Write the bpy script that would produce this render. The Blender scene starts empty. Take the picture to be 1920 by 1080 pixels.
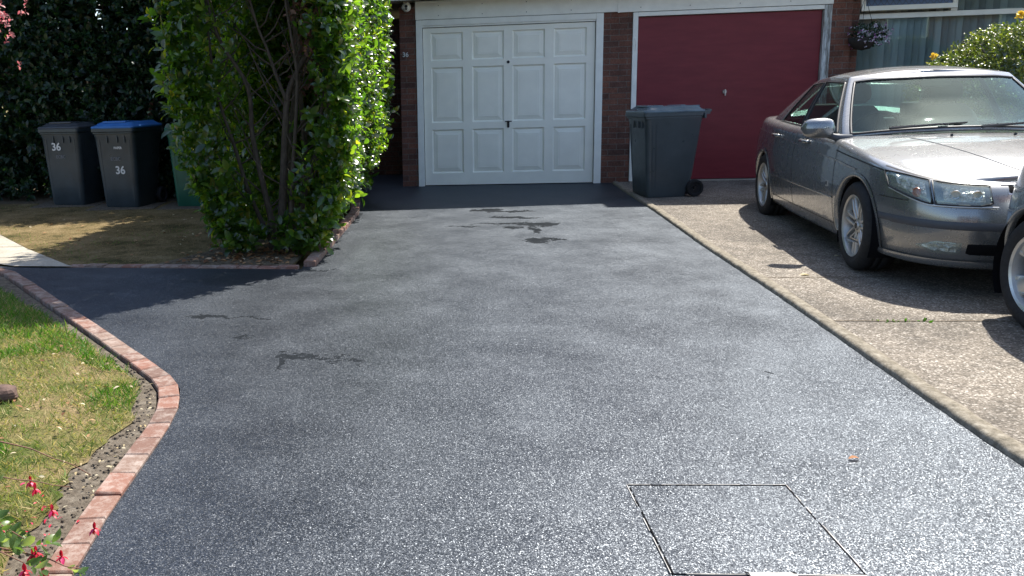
import bpy, bmesh, math, random
import numpy as np
from mathutils import Vector, Matrix
R = math.radians
rng = np.random.default_rng(7); random.seed(7)
sc = bpy.context.scene
COL = sc.collection
S = 0.00657                      # the ground rises gently towards the house
def gz(x, y): return S*y
# ---------------------------------------------------------------- camera
cam = bpy.data.objects.new('camera', bpy.data.cameras.new('camera')); COL.objects.link(cam)
r2 = Vector((0.99333874, 0.1111616, -0.03035218)); u2 = Vector((0.00865908, 0.19064949, 0.98161998)); fw = Vector((-0.11490508, 0.97534397, -0.18841697))
M = Matrix((r2, u2, -fw)).transposed().to_4x4(); M.translation = (0.61156, -11.84149, 1.292936)
cam.matrix_world = M
cam.data.sensor_width = 36; cam.data.lens = 1593.965/1920*36
cam.data.shift_x = (960-696.904)/1920; cam.data.shift_y = -(540-481.345)/1920
cam.data.clip_start = .05; cam.data.clip_end = 900
sc.camera = cam
# ---------------------------------------------------------------- sky, sun, exposure
SUN_AZ, SUN_EL = R(36), R(58)
w = bpy.data.worlds.new('World'); sc.world = w; w.use_nodes = True
nt = w.node_tree; nt.nodes.clear()
sky = nt.nodes.new('ShaderNodeTexSky'); sky.sky_type = 'NISHITA'; sky.sun_disc = False
sky.sun_elevation = SUN_EL; sky.sun_rotation = SUN_AZ; sky.dust_density = 1.3; sky.ozone_density = .5; sky.air_density = .9; sky.altitude = 50
bg = nt.nodes.new('ShaderNodeBackground'); bg.inputs[1].default_value = .15
wo = nt.nodes.new('ShaderNodeOutputWorld'); nt.links.new(sky.outputs[0], bg.inputs[0]); nt.links.new(bg.outputs[0], wo.inputs[0])
sun = bpy.data.objects.new('sun', bpy.data.lights.new('sun', 'SUN')); COL.objects.link(sun)
sun.data.energy = 5.0; sun.data.angle = R(.5); sun.data.color = (1, .955, .88)
sd = Vector((math.sin(SUN_AZ)*math.cos(SUN_EL), math.cos(SUN_AZ)*math.cos(SUN_EL), math.sin(SUN_EL)))
sun.rotation_euler = sd.to_track_quat('Z', 'Y').to_euler()
sc.view_settings.view_transform = 'Standard'; sc.view_settings.look = 'None'
sc.view_settings.exposure = 1.1; sc.view_settings.gamma = 1; sc.view_settings.use_curve_mapping = False
# ---------------------------------------------------------------- materials
def mat(name, col=(.5, .5, .5), rough=.6, metal=0, spec=.5, coat=0, trans=0, ior=1.45):
    m = bpy.data.materials.new(name); m.use_nodes = True
    b = m.node_tree.nodes['Principled BSDF']
    b.inputs['Base Color'].default_value = (*col, 1); b.inputs['Roughness'].default_value = rough
    b.inputs['Metallic'].default_value = metal; b.inputs['Specular IOR Level'].default_value = spec
    b.inputs['Coat Weight'].default_value = coat; b.inputs['Coat Roughness'].default_value = .04
    b.inputs['Transmission Weight'].default_value = trans; b.inputs['IOR'].default_value = ior
    return m
class N:
    """small node builder"""
    def __init__(s, m):
        s.m = m; s.t = m.node_tree; s.b = s.t.nodes.get('Principled BSDF')
    def n(s, typ, **kw):
        x = s.t.nodes.new('ShaderNode'+typ)
        for k, v in kw.items(): setattr(x, k, v)
        return x
    def l(s, a, b): s.t.links.new(a, b)
    def pos(s, obj=False):
        if obj: return s.n('TexCoord').outputs['Object']
        return s.n('NewGeometry').outputs['Position']
    def noise(s, scale, detail=4, rough=.55, vec=None, dist=0):
        x = s.n('TexNoise'); x.inputs['Scale'].default_value = scale; x.inputs['Detail'].default_value = detail
        x.inputs['Roughness'].default_value = rough; x.inputs['Distortion'].default_value = dist
        s.l(vec or s.pos(), x.inputs['Vector']); return x.outputs['Fac']
    def vor(s, scale, out='Distance', feature='F1', vec=None):
        x = s.n('TexVoronoi'); x.feature = feature; x.inputs['Scale'].default_value = scale
        s.l(vec or s.pos(), x.inputs['Vector']); return x.outputs[out]
    def ramp(s, fac, stops, interp='LINEAR'):
        x = s.n('ValToRGB'); x.color_ramp.interpolation = interp; e = x.color_ramp.elements
        e[0].position = stops[0][0]; e[-1].position = stops[-1][0]
        for p, c in stops[1:-1]: e.new(p)
        for el, (p, c) in zip(e, stops):
            el.color = (*c, 1) if isinstance(c, tuple) else (c, c, c, 1)
        s.l(fac, x.inputs['Fac']); return x.outputs['Color']
    def mix(s, fac, a, b, typ='MIX'):
        x = s.n('Mix'); x.data_type = 'RGBA'; x.blend_type = typ
        for i, v in ((0, fac), (6, a), (7, b)):
            if isinstance(v, (int, float)): x.inputs[i].default_value = v if i == 0 else (v, v, v, 1)
            elif isinstance(v, tuple): x.inputs[i].default_value = (*v, 1)
            else: s.l(v, x.inputs[i])
        return x.outputs[2]
    def math(s, op, a, b=0, c=0):
        x = s.n('Math'); x.operation = op
        for i, v in enumerate((a, b, c)):
            if isinstance(v, (int, float)): x.inputs[i].default_value = v
            else: s.l(v, x.inputs[i])
        return x.outputs[0]
    def vmap(s, vec, scale=(1, 1, 1), loc=(0, 0, 0), rot=(0, 0, 0)):
        x = s.n('Mapping'); x.inputs['Scale'].default_value = scale; x.inputs['Location'].default_value = loc; x.inputs['Rotation'].default_value = rot
        s.l(vec, x.inputs['Vector']); return x.outputs[0]
    def bump(s, h, strength=.5, dist=.01, prev=None):
        x = s.n('Bump'); x.inputs['Strength'].default_value = strength; x.inputs['Distance'].default_value = dist
        s.l(h, x.inputs['Height'])
        if prev: s.l(prev, x.inputs['Normal'])
        s.l(x.outputs[0], s.b.inputs['Normal']); return x.outputs[0]
    def col(s, c): s.l(c, s.b.inputs['Base Color'])
    def rough(s, c): s.l(c, s.b.inputs['Roughness'])

def noisy(name, col, var=.15, scale=12, rough=.6, metal=0, spec=.5, coat=0, bump=.0, bscale=60, bdist=.003):
    """a plain material with gentle large and small scale wear"""
    m = mat(name, col, rough, metal, spec, coat); k = N(m)
    a = tuple(max(0, c*(1-var)) for c in col); b = tuple(min(1, c*(1+var)) for c in col)
    v = k.pos(True)
    f = k.noise(scale, 5, .6, v)
    k.col(k.ramp(f, [(.3, a), (.7, b)]))
    k.rough(k.ramp(k.noise(scale*2.3, 4, .6, v), [(.3, max(0, rough-.07)), (.7, min(1, rough+.07))]))
    if bump: k.bump(k.noise(bscale, 4, .6, v), bump, bdist)
    return m

MT = {}
# fresh tarmac: black bitumen on small chippings, glinting against the sun
m = mat('tarmac', (.03, .031, .034), .42, spec=.6); k = N(m); P = k.pos()
cell = k.vor(300, 'Color')
sep = k.n('SeparateColor'); k.l(cell, sep.inputs[0])
fl = k.ramp(sep.outputs[0], [(.0, (.003, .004, .006)), (.6, (.007, .0085, .012)), (.86, (.016, .018, .022)), (.95, (.04, .042, .046)), (1, (.12, .12, .12))])
big = k.noise(1.3, 5, .65); base = k.mix(k.ramp(big, [(.35, 0.0), (.72, 1.0)]), fl, k.mix(.3, fl, (.028, .030, .033)))
# spilt oil and water marks: (x, y, rx, ry)
warp = k.n('TexNoise'); warp.inputs['Scale'].default_value = 7; warp.inputs['Detail'].default_value = 5; warp.inputs['Roughness'].default_value = .7; k.l(P, warp.inputs['Vector'])
wv = k.n('VectorMath'); wv.operation = 'MULTIPLY_ADD'; k.l(warp.outputs['Color'], wv.inputs[0]); wv.inputs[1].default_value = (.36, .50, 0); k.l(P, wv.inputs[2])
marks = [(.80, -2.40, .20, .13), (1.05, -2.52, .34, .07), (.98, -2.95, .26, .08), (1.2, -3.0, .18, .05), (1.28, -3.42, .24, .16), (.98, -3.34, .42, .06), (1.22, -3.75, .06, .24), (1.20, -4.28, .13, .17), (1.33, -4.26, .18, .05), (.55, -3.5, .2, .05), (1.02, -3.62, .14, .07),
         (-1.02, -6.85, .14, .055), (-.8, -6.87, .24, .03), (-.68, -7.28, .09, .03), (-.33, -7.60, .12, .05), (-.2, -7.63, .25, .024), (-.35, -7.75, .03, .16), (-.02, -7.72, .11, .026), (-.62, -5.25, .1, .05), (-.55, -5.5, .16, .045), (2.0, -7.85, .05, .02)]
acc = None
for x, y, a, b in marks:
    q = k.vmap(wv.outputs[0], (1/a, 1/b, 0), (-(x+.18)/a, -(y+.25)/b, 0))
    ln = k.n('VectorMath'); ln.operation = 'LENGTH'; k.l(q, ln.inputs[0])
    acc = ln.outputs['Value'] if acc is None else k.math('MINIMUM', acc, ln.outputs['Value'])
mk = k.ramp(acc, [(.0, 1.0), (.8, .95), (1.05 if False else 1.0, 0.0)])
k.col(k.mix(mk, base, (.006, .007, .008)))
rg = k.ramp(k.noise(2.2, 6, .7), [(.3, .33), (.75, .47)])
k.rough(k.mix(mk, rg, .75))
sp = k.n('Mix'); sp.data_type = 'FLOAT'; k.l(mk, sp.inputs[0]); sp.inputs[2].default_value = .95; sp.inputs[3].default_value = .1
k.l(sp.outputs[0], k.b.inputs['Specular IOR Level'])
def facets(k, cols, amt):
    """each chipping lies at its own tilt"""
    base = k.n('NewGeometry').outputs['Normal']
    for c_, a_ in zip(cols, amt):
        v1 = k.n('VectorMath'); v1.operation = 'SUBTRACT'; k.l(c_, v1.inputs[0]); v1.inputs[1].default_value = (.5, .5, .5)
        v2 = k.n('VectorMath'); v2.operation = 'MULTIPLY_ADD'; k.l(v1.outputs[0], v2.inputs[0]); v2.inputs[1].default_value = (a_, a_, a_*.3); k.l(base, v2.inputs[2]); base = v2.outputs[0]
    v3 = k.n('VectorMath'); v3.operation = 'NORMALIZE'; k.l(base, v3.inputs[0]); return v3.outputs[0]
fn = facets(k, (cell, k.vor(430, 'Color')), (.37, .27))
# bitumen film: a rough coat whose self-shadowed chippings never turn mirror-like at low angles
df = k.n('BsdfDiffuse'); gl = k.n('BsdfGlossy'); gl.inputs[0].default_value = (.84, .915, 1, 1); ms = k.n('MixShader')
cl = k.b.inputs['Base Color'].links[0].from_socket; rl = k.b.inputs['Roughness'].links[0].from_socket
k.l(cl, df.inputs[0]); k.l(rl, gl.inputs['Roughness']); k.l(fn, df.inputs['Normal']); k.l(fn, gl.inputs['Normal'])
lw = k.n('LayerWeight'); lw.inputs[0].default_value = .5
wt0 = k.math('ADD', k.ramp(k.noise(1.7, 5, .65), [(.3, .072), (.72, .083)]), k.math('MULTIPLY', k.math('POWER', lw.outputs['Facing'], 5.5), .15))
wt = k.mix(mk, wt0, (.012, .012, .012)); k.l(wt, ms.inputs[0])
k.l(df.outputs[0], ms.inputs[1]); k.l(gl.outputs[0], ms.inputs[2]); k.l(ms.outputs[0], k.t.nodes['Material Output'].inputs[0]); k.t.nodes.remove(k.b)
MT['tarmac'] = m
# exposed aggregate concrete
m = mat('aggregate_concrete', (.3, .28, .24), .8, spec=.3); k = N(m)
c1 = k.vor(125, 'Color'); s2 = k.n('SeparateColor'); k.l(c1, s2.inputs[0])
fl = k.ramp(s2.outputs[0], [(0, (.09, .075, .056)), (.5, (.18, .152, .12)), (.85, (.26, .225, .182)), (1, (.50, .455, .39))])
st = k.ramp(k.noise(1.1, 6, .65, dist=.5), [(.35, .55), (.62, 1.0)])
st2 = k.ramp(k.noise(9, 6, .75), [(.38, .7), (.55, 1.0)])
k.col(k.mix(1.0, k.mix(1.0, fl, st, 'MULTIPLY'), st2, 'MULTIPLY'))
k.bump(k.math('ADD', s2.outputs[1], k.noise(35, 4, .7)), .55, .005)
MT['aggregate'] = m
m = mat('kerb_concrete', (.3, .27, .21), .85, spec=.25); k = N(m)
k.col(k.ramp(k.noise(28, 7, .75), [(.3, (.07, .06, .042)), (.5, (.175, .152, .115)), (.72, (.31, .28, .225))])); k.bump(k.noise(90, 4, .7), .6, .006)
MT['kerb'] = m
m = mat('path_concrete', (.42, .38, .31), .85, spec=.25); k = N(m)
k.col(k.mix(1.0, k.ramp(k.noise(2.5, 7, .7), [(.3, (.27, .24, .19)), (.7, (.46, .42, .345))]), k.ramp(k.noise(60, 4, .7), [(.3, .7), (.6, 1.0)]), 'MULTIPLY')); k.bump(k.noise(70, 4, .7), .4, .004)
MT['path'] = m
m = mat('soil', (.12, .09, .06), .95, spec=.1); k = N(m)
k.col(k.ramp(k.noise(22, 7, .75), [(.3, (.05, .036, .024)), (.55, (.14, .11, .075)), (.8, (.27, .23, .17))])); k.bump(k.noise(40, 6, .75), .9, .02)
MT['soil'] = m
m = mat('sandy_soil', (.2, .17, .13), .95, spec=.1); k = N(m)
k.col(k.ramp(k.noise(26, 7, .75), [(.3, (.05, .04, .03)), (.52, (.13, .108, .082)), (.8, (.25, .22, .175))])); k.bump(k.noise(40, 6, .75), .9, .015)
MT['sandy'] = m
m = mat('turf_soil', (.1, .1, .04), .95, spec=.1); k = N(m)
g1 = k.ramp(k.noise(3.0, 5, .7), [(.36, (.09, .11, .03)), (.5, (.20, .17, .07)), (.62, (.26, .19, .10)), (.74, (.40, .31, .17))])
k.col(k.mix(1.0, g1, k.ramp(k.noise(70, 5, .75), [(.3, .45), (.6, 1.1)]), 'MULTIPLY')); k.bump(k.noise(60, 6, .75), .9, .02)
MT['turf'] = m
m = mat('dry_turf', (.2, .15, .08), .95, spec=.1); k = N(m)
g1 = k.ramp(k.noise(2.2, 6, .75), [(.34, (.055, .052, .02)), (.47, (.16, .12, .055)), (.7, (.29, .215, .115))])
k.col(k.mix(1.0, g1, k.ramp(k.noise(55, 6, .8), [(.32, .35), (.6, 1.1)]), 'MULTIPLY')); k.bump(k.noise(45, 6, .75), .9, .02)
MT['dryturf'] = m
def brickmat(name, c1, c2, mortar, hgt=.075, wid=.225):
    m = mat(name, c1, .85, spec=.25); k = N(m)
    sx = k.n('SeparateXYZ'); k.l(k.pos(), sx.inputs[0])
    cx = k.n('CombineXYZ'); k.l(k.math('ADD', sx.outputs[0], sx.outputs[1]), cx.inputs[0]); k.l(sx.outputs[2], cx.inputs[1])
    b = k.n('TexBrick'); k.l(cx.outputs[0], b.inputs['Vector']); b.inputs['Scale'].default_value = 1
    b.inputs['Brick Width'].default_value = wid; b.inputs['Row Height'].default_value = hgt; b.inputs['Mortar Size'].default_value = .005; b.inputs['Mortar Smooth'].default_value = .15
    b.inputs['Color1'].default_value = (*c1, 1); b.inputs['Color2'].default_value = (*c2, 1); b.inputs['Mortar'].default_value = (*mortar, 1); b.inputs['Bias'].default_value = -.1
    n2 = k.ramp(k.noise(45, 5, .75), [(.3, .5), (.65, 1.15)])
    k.col(k.mix(1.0, k.mix(1.0, b.outputs['Color'], n2, 'MULTIPLY'), k.ramp(k.noise(6, 5, .7), [(.3, .65), (.7, 1.1)]), 'MULTIPLY'))
    k.bump(k.math('ADD', k.math('MULTIPLY', b.outputs['Fac'], -1.0), k.math('MULTIPLY', k.noise(80, 4, .7), .35)), .8, .006)
    return m
MT['brick'] = brickmat('brown_brick', (.23, .10, .068), (.115, .062, .050), (.20, .165, .14))
m = mat('block_paver', (.4, .2, .14), .85, spec=.25); k = N(m)
ri = k.n('NewGeometry').outputs['Random Per Island']
bc = k.ramp(ri, [(0, (.13, .08, .062)), (.35, (.20, .098, .070)), (.7, (.16, .105, .080)), (1, (.20, .135, .105))])
k.col(k.mix(k.ramp(k.noise(16, 6, .75), [(.45, 0.0), (.66, .75)]), bc, (.33, .275, .235))); k.bump(k.noise(110, 4, .7), .45, .004)
MT['paver'] = m
MT['white'] = noisy('white_paint', (.88, .86, .75), .05, 3, .35, bump=.12, bscale=120, bdist=.001)
MT['whiteframe'] = noisy('white_frame_paint', (.83, .83, .76), .07, 6, .45, bump=.2, bscale=60, bdist=.001)
m = mat('weathered_frame_paint', (.55, .58, .56), .6); k = N(m); v = k.vmap(k.pos(), (14, 14, 1.4))
k.col(k.ramp(k.noise(2.2, 6, .7, v), [(.42, (.16, .15, .13)), (.5, (.36, .37, .35)), (.6, (.60, .63, .61))])); MT['worn'] = m
m = mat('maroon_paint', (.13, .012, .022), .42, spec=.4); k = N(m)
v = k.vmap(k.pos(), (1, 1, 5))
k.col(k.mix(k.ramp(k.noise(2.4, 6, .6, v), [(.3, 0.0), (.75, 1.0)]), (.145, .014, .022), (.20, .024, .033))); k.bump(k.noise(30, 4, .6, v), .12, .002)
MT['maroon'] = m
MT['black'] = mat('black_plastic', (.012, .012, .013), .5)
MT['rubber'] = noisy('tyre_rubber', (.018, .018, .019), .3, 30, .75, spec=.3)
MT['dark'] = mat('dark_void', (.006, .006, .007), .9, spec=.1)
MT['trim'] = mat('grey_trim', (.05, .055, .065), .55)
MT['chrome'] = mat('chrome', (.75, .75, .75), .12, metal=1)
MT['alloy'] = noisy('alloy', (.42, .42, .40), .12, 20, .38, metal=.75)
MT['alloy_b'] = noisy('alloy_pale', (.50, .51, .50), .08, 20, .34, metal=.7)
MT['disc'] = mat('brake_disc', (.12, .10, .085), .5, metal=.8)
def carpaint(name, col):
    m = mat(name, col, .28, metal=.7, coat=1.0); k = N(m); v = k.pos(True)
    dust_skylight = k.ramp(k.noise(3.2, 6, .7, v), [(.45, 0.0), (.9, .12)])
    sx = k.n('SeparateXYZ'); k.l(k.n('NewGeometry').outputs['Normal'], sx.inputs[0])
    up = k.math('MULTIPLY', k.math('POWER', k.math('MAXIMUM', sx.outputs[2], 0.0), 3.0), .42)  # sky brightness put into the colour: upward faces turn paler
    dust_skylight = k.math('ADD', k.math('MULTIPLY', k.ramp(k.noise(2.2, 6, .7, v), [(.3, .8), (.7, 1.0)]), up), k.math('MULTIPLY', dust_skylight, .6))  # painted sky brightness plus random dust
    k.col(k.mix(dust_skylight, col, (.50, .475, .43))); k.l(k.math('SUBTRACT', .7, k.math('MULTIPLY', dust_skylight, 1.1)), k.b.inputs['Metallic'])
    k.rough(k.ramp(k.noise(7, 6, .7, v), [(.3, .25), (.8, .31)]))
    k.b.inputs['Coat Roughness'].default_value = .03
    return m
MT['paint'] = carpaint('grey_metallic_paint', (.205, .215, .22))
MT['paint_b'] = carpaint('blue_grey_metallic_paint', (.21, .235, .26))
def glassmat(name, tint=(.75, .9, .86), refl=.0, dirty=.02):
    m = bpy.data.materials.new(name); m.use_nodes = True; t = m.node_tree; t.nodes.clear(); k = N(m)
    tr = k.n('BsdfTransparent'); tr.inputs[0].default_value = (*tint, 1)
    gl = k.n('BsdfGlossy'); gl.inputs['Roughness'].default_value = .02; gl.inputs[0].default_value = (.78, 1, .95, 1)
    df = k.n('BsdfDiffuse'); df.inputs[0].default_value = (.5, .55, .52, 1)
    g_ = k.n('NewGeometry'); dt = k.n('VectorMath'); dt.operation = 'DOT_PRODUCT'; k.l(g_.outputs['Normal'], dt.inputs[0]); k.l(g_.outputs['Incoming'], dt.inputs[1])
    f2 = k.math('MINIMUM', k.math('ADD', k.math('MULTIPLY', k.math('POWER', k.math('SUBTRACT', 1.0, k.math('ABSOLUTE', dt.outputs['Value'])), 4.5), .95), .03+refl), 1.0)
    ms = k.n('MixShader'); k.l(f2, ms.inputs[0]); k.l(tr.outputs[0], ms.inputs[1]); k.l(gl.outputs[0], ms.inputs[2])
    m2 = k.n('MixShader'); sp = k.ramp(k.noise(70, 3, .6, k.pos(True)), [(.62, dirty), (.76, dirty*1.5), (.80, min(1, dirty*14))])
    k.l(sp, m2.inputs[0]); k.l(ms.outputs[0], m2.inputs[1]); k.l(df.outputs[0], m2.inputs[2])
    o = k.n('OutputMaterial'); k.l(m2.outputs[0], o.inputs[0]); return m
MT['glass'] = glassmat('car_glass', (.60, .78, .73), .015, .005)
MT['lens'] = glassmat('lamp_lens', (.85, .88, .86), .04, .16)
MT['winglass'] = glassmat('window_glass', (.85, .9, .9), .0, .005)
MT['amber'] = mat('amber_lens', (.42, .13, .07), .25, coat=1)
MT['seat'] = noisy('seat_fabric', (.03, .032, .038), .2, 20, .85)
MT['dash'] = mat('dashboard_plastic', (.10, .13, .125), .6)
MT['bin'] = noisy('bin_plastic', (.034, .046, .053), .2, 5, .34, bump=.15, bscale=200, bdist=.0006)
MT['binlid'] = noisy('bin_lid_plastic', (.045, .05, .058), .2, 6, .38)
MT['binblue'] = noisy('blue_lid_plastic', (.03, .13, .36), .15, 6, .4)
MT['bingreen'] = noisy('green_bin_plastic', (.012, .08, .05), .15, 6, .4)
MT['binglossy'] = noisy('glossy_bin_lid_plastic', (.10, .135, .155), .2, 6, .14)
MT['bingrey'] = noisy('grey_bin_plastic', (.062, .076, .082), .15, 5, .34)
MT['numeral'] = mat('pale_numeral', (.62, .62, .6), .5)
MT['faintprint'] = mat('faint_print', (.16, .17, .18), .6)
MT['stone'] = noisy('stone', (.10, .06, .045), .4, 20, .85, bump=.5, bscale=40, bdist=.01)
m = mat('blind_fabric', (.5, .52, .52), .8); k = N(m)
k.col(k.ramp(k.n('NewGeometry').outputs['Random Per Island'], [(0, (.30, .33, .34)), (1, (.66, .69, .68))])); MT['blind'] = m
MT['roof'] = noisy('roof_felt', (.1, .1, .1), .2, 4, .9)
MT['leadglass'] = mat('leaded_glass', (.10, .14, .22), .12)
MT['basket'] = noisy('basket_wicker', (.035, .03, .025), .3, 60, .9)
m = mat('bark', (.12, .09, .07), .85, spec=.2); k = N(m); v = k.vmap(k.pos(), (30, 30, 8))
k.col(k.ramp(k.noise(1.5, 6, .7, v), [(.3, (.03, .024, .018)), (.7, (.105, .083, .062))])); k.bump(k.noise(2, 6, .7, v), .5, .005)
MT['bark'] = m
MT['twig'] = noisy('twig', (.17, .08, .05), .3, 30, .7)
def leafmat(name, stops, trans=.5, rough=.3, tcol=None, gloss=.5):
    """leaf: glossy face that lets some light through, hue varies from leaf to leaf"""
    m = bpy.data.materials.new(name); m.use_nodes = True; k = N(m)
    ri = k.n('NewGeometry').outputs['Random Per Island']
    c = k.ramp(ri, stops); k.col(c); k.b.inputs['Roughness'].default_value = rough; k.b.inputs['Specular IOR Level'].default_value = gloss
    t = k.n('BsdfTranslucent'); k.l(k.mix(1.0, c, tcol or (1.9, 2.0, .7), 'MULTIPLY'), t.inputs[0])
    ms = k.n('MixShader'); ms.inputs[0].default_value = trans
    o = k.t.nodes['Material Output']
    k.l(k.b.outputs[0], ms.inputs[1]); k.l(t.outputs[0], ms.inputs[2]); k.l(ms.outputs[0], o.inputs[0]); return m
MT['laurel'] = leafmat('laurel_leaf', [(0, (.016, .040, .012)), (.5, (.032, .062, .015)), (.9, (.055, .085, .018)), (1, (.10, .09, .022))], .50, .22, (6.0, 6.2, 1.15), .9)
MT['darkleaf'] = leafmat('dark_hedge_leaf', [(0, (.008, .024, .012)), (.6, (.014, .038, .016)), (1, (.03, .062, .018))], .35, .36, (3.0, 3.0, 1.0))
MT['bushleaf'] = leafmat('bush_leaf', [(0, (.05, .08, .015)), (.6, (.10, .135, .025)), (.85, (.17, .19, .045)), (1, (.30, .29, .12))], .35, .3)
MT['fuchsialeaf'] = leafmat('fuchsia_leaf', [(0, (.04, .085, .02)), (.6, (.10, .165, .05)), (1, (.24, .29, .13))], .4, .35)
MT['pinkleaf'] = leafmat('pink_leaf', [(0, (.30, .07, .09)), (.5, (.45, .16, .17)), (1, (.62, .4, .38))], .5, .5, (1.3, 1.0, 1.0))
MT['redflower'] = leafmat('fuchsia_flower', [(0, (.48, .01, .03)), (.7, (.62, .02, .06)), (1, (.55, .03, .16))], .35, .45, (1.2, 1, 1))
MT['yellowflower'] = leafmat('yellow_flower', [(0, (.75, .52, .04)), (1, (.85, .70, .10))], .35, .5, (1.1, 1, .8))
MT['whiteflower'] = leafmat('pale_flower', [(0, (.65, .6, .62)), (.6, (.75, .7, .75)), (.8, (.35, .08, .3)), (1, (.4, .1, .33))], .3, .5, (1, 1, 1))
MT['grass'] = leafmat('grass_blade', [(0, (.07, .13, .02)), (.3, (.13, .20, .04)), (.55, (.22, .23, .07)), (.8, (.36, .29, .13)), (1, (.54, .43, .24))], .4, .55, (1.4, 1.4, .7), .25)
MT['greengrass'] = leafmat('green_grass_blade', [(0, (.04, .12, .012)), (.7, (.08, .19, .02)), (1, (.16, .22, .05))], .45, .5, (1.4, 1.5, .6), .25)
MT['straw'] = leafmat('dry_grass_blade', [(0, (.11, .11, .03)), (.3, (.20, .16, .07)), (1, (.38, .28, .14))], .35, .6, (1.2, 1.1, .8), .2)
MT['deadleaf'] = leafmat('dead_leaf', [(0, (.10, .045, .02)), (.5, (.22, .11, .05)), (.85, (.36, .22, .11)), (1, (.5, .42, .3))], .2, .7, (1.2, 1, .8), .2)
MT['witheredleaf'] = leafmat('withered_leaf', [(0, (.06, .03, .02)), (.6, (.12, .06, .04)), (1, (.22, .13, .09))], .2, .7, (1.2, 1, .8), .2)
MT['paleleaf'] = leafmat('bleached_leaf', [(0, (.35, .27, .14)), (1, (.62, .55, .38))], .3, .7, (1, 1, .8), .2)
MT['orangeleaf'] = leafmat('orange_leaf', [(0, (.38, .17, .07)), (1, (.38, .17, .07))], .3, .7, (1, 1, .8), .2)
# ---------------------------------------------------------------- helpers
def link(name, me, m=None, parent=None, smooth=False):
    o = bpy.data.objects.new(name, me); COL.objects.link(o)
    for x in (m if isinstance(m, (list, tuple)) else [m] if m else []): me.materials.append(x)
    if smooth and len(me.polygons): me.polygons.foreach_set('use_smooth', [True]*len(me.polygons))
    if parent: o.parent = parent
    return o
def tag(o, label=None, cat=None, group=None, kind=None):
    if label: o['label'] = label
    if cat: o['category'] = cat
    if group: o['group'] = group
    if kind: o['kind'] = kind
    return o
def empty(name, loc=(0, 0, 0), rz=0, label=None, cat=None, group=None):
    o = bpy.data.objects.new(name, None); COL.objects.link(o); o.location = loc; o.rotation_euler = (0, 0, rz); o.empty_display_size = .1
    return tag(o, label, cat, group)
class MB:
    def __init__(s): s.v = []; s.f = []; s.m = []
    def add(s, vs, fs, mi=0):
        n = len(s.v); s.v += [tuple(v) for v in vs]; s.f += [tuple(i+n for i in f) for f in fs]; s.m += [mi]*len(fs); return s
    def box(s, x0, x1, y0, y1, z0, z1, mi=0):
        return s.add([(x, y, z) for z in (z0, z1) for x, y in ((x0, y0), (x1, y0), (x1, y1), (x0, y1))],
                     [(3, 2, 1, 0), (4, 5, 6, 7), (0, 1, 5, 4), (1, 2, 6, 5), (2, 3, 7, 6), (3, 0, 4, 7)], mi)
    def prism(s, pts, z0, z1, mi=0):
        n = len(pts); vs = [(x, y, z0) for x, y in pts]+[(x, y, z1) for x, y in pts]
        return s.add(vs, [tuple(range(n))[::-1], tuple(range(n, 2*n))]+[(i, (i+1) % n, n+(i+1) % n, n+i) for i in range(n)], mi)
    def tube(s, pts, rad, n=6, mi=0, cap=True):
        pts = [Vector(p) for p in pts]; rr = rad if hasattr(rad, '__len__') else [rad]*len(pts); vs = []
        up = Vector((0, 0, 1)) if abs((pts[-1]-pts[0]).normalized().z) < .9 else Vector((0, 1, 0))
        for i, p in enumerate(pts):
            t = (pts[min(i+1, len(pts)-1)]-pts[max(i-1, 0)]).normalized(); a = t.cross(up).normalized(); b = t.cross(a)
            vs += [p+(a*math.cos(2*math.pi*j/n)+b*math.sin(2*math.pi*j/n))*rr[i] for j in range(n)]
        fs = [(i*n+j, i*n+(j+1) % n, (i+1)*n+(j+1) % n, (i+1)*n+j) for i in range(len(pts)-1) for j in range(n)]
        if cap: fs += [tuple(range(n))[::-1], tuple(range((len(pts)-1)*n, len(pts)*n))]
        return s.add(vs, fs, mi)
    def grid(s, P, mi=0, flip=False, closeu=False):
        """P[i][j] grid of points"""
        nu, nv = len(P), len(P[0]); fs = []
        for i in range(nu if closeu else nu-1):
            for j in range(nv-1):
                f = (i*nv+j, ((i+1) % nu)*nv+j, ((i+1) % nu)*nv+j+1, i*nv+j+1); fs.append(f[::-1] if flip else f)
        return s.add([p for r in P for p in r], fs, mi)
    def lathe(s, prof, n=48, axis='y', mi=0):
        P = []
        for i in range(n):
            a = 2*math.pi*i/n
            P.append([(r*math.cos(a), t, r*math.sin(a)) if axis == 'y' else (r*math.cos(a), r*math.sin(a), t) for r, t in prof])
        return s.grid(P, mi, closeu=True)
    def build(s, name, m, parent=None, smooth=False, bevel=0, seg=2):
        me = bpy.data.meshes.new(name); me.from_pydata(s.v, [], s.f)
        o = link(name, me, m, parent, smooth)
        if any(s.m): me.polygons.foreach_set('material_index', s.m)
        if bevel:
            b = o.modifiers.new('bevel', 'BEVEL'); b.width = bevel; b.segments = seg; b.limit_method = 'ANGLE'; b.angle_limit = R(35)
        me.update(); return o
def sheet(name, pts, dz, m, kind='structure', parent=None):
    bm = bmesh.new(); vs = [bm.verts.new((x, y, gz(x, y)+dz)) for x, y in pts]; f = bm.faces.new(vs)
    if f.normal.z < 0: bmesh.ops.reverse_faces(bm, faces=[f])
    bm.normal_update()
    for f in bm.faces:
        if f.normal.z < 0: f.normal_flip()
    bmesh.ops.triangulate(bm, faces=bm.faces[:])
    me = bpy.data.meshes.new(name); bm.to_mesh(me); bm.free(); o = link(name, me, m, parent)
    if kind: o['kind'] = kind
    return o
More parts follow.
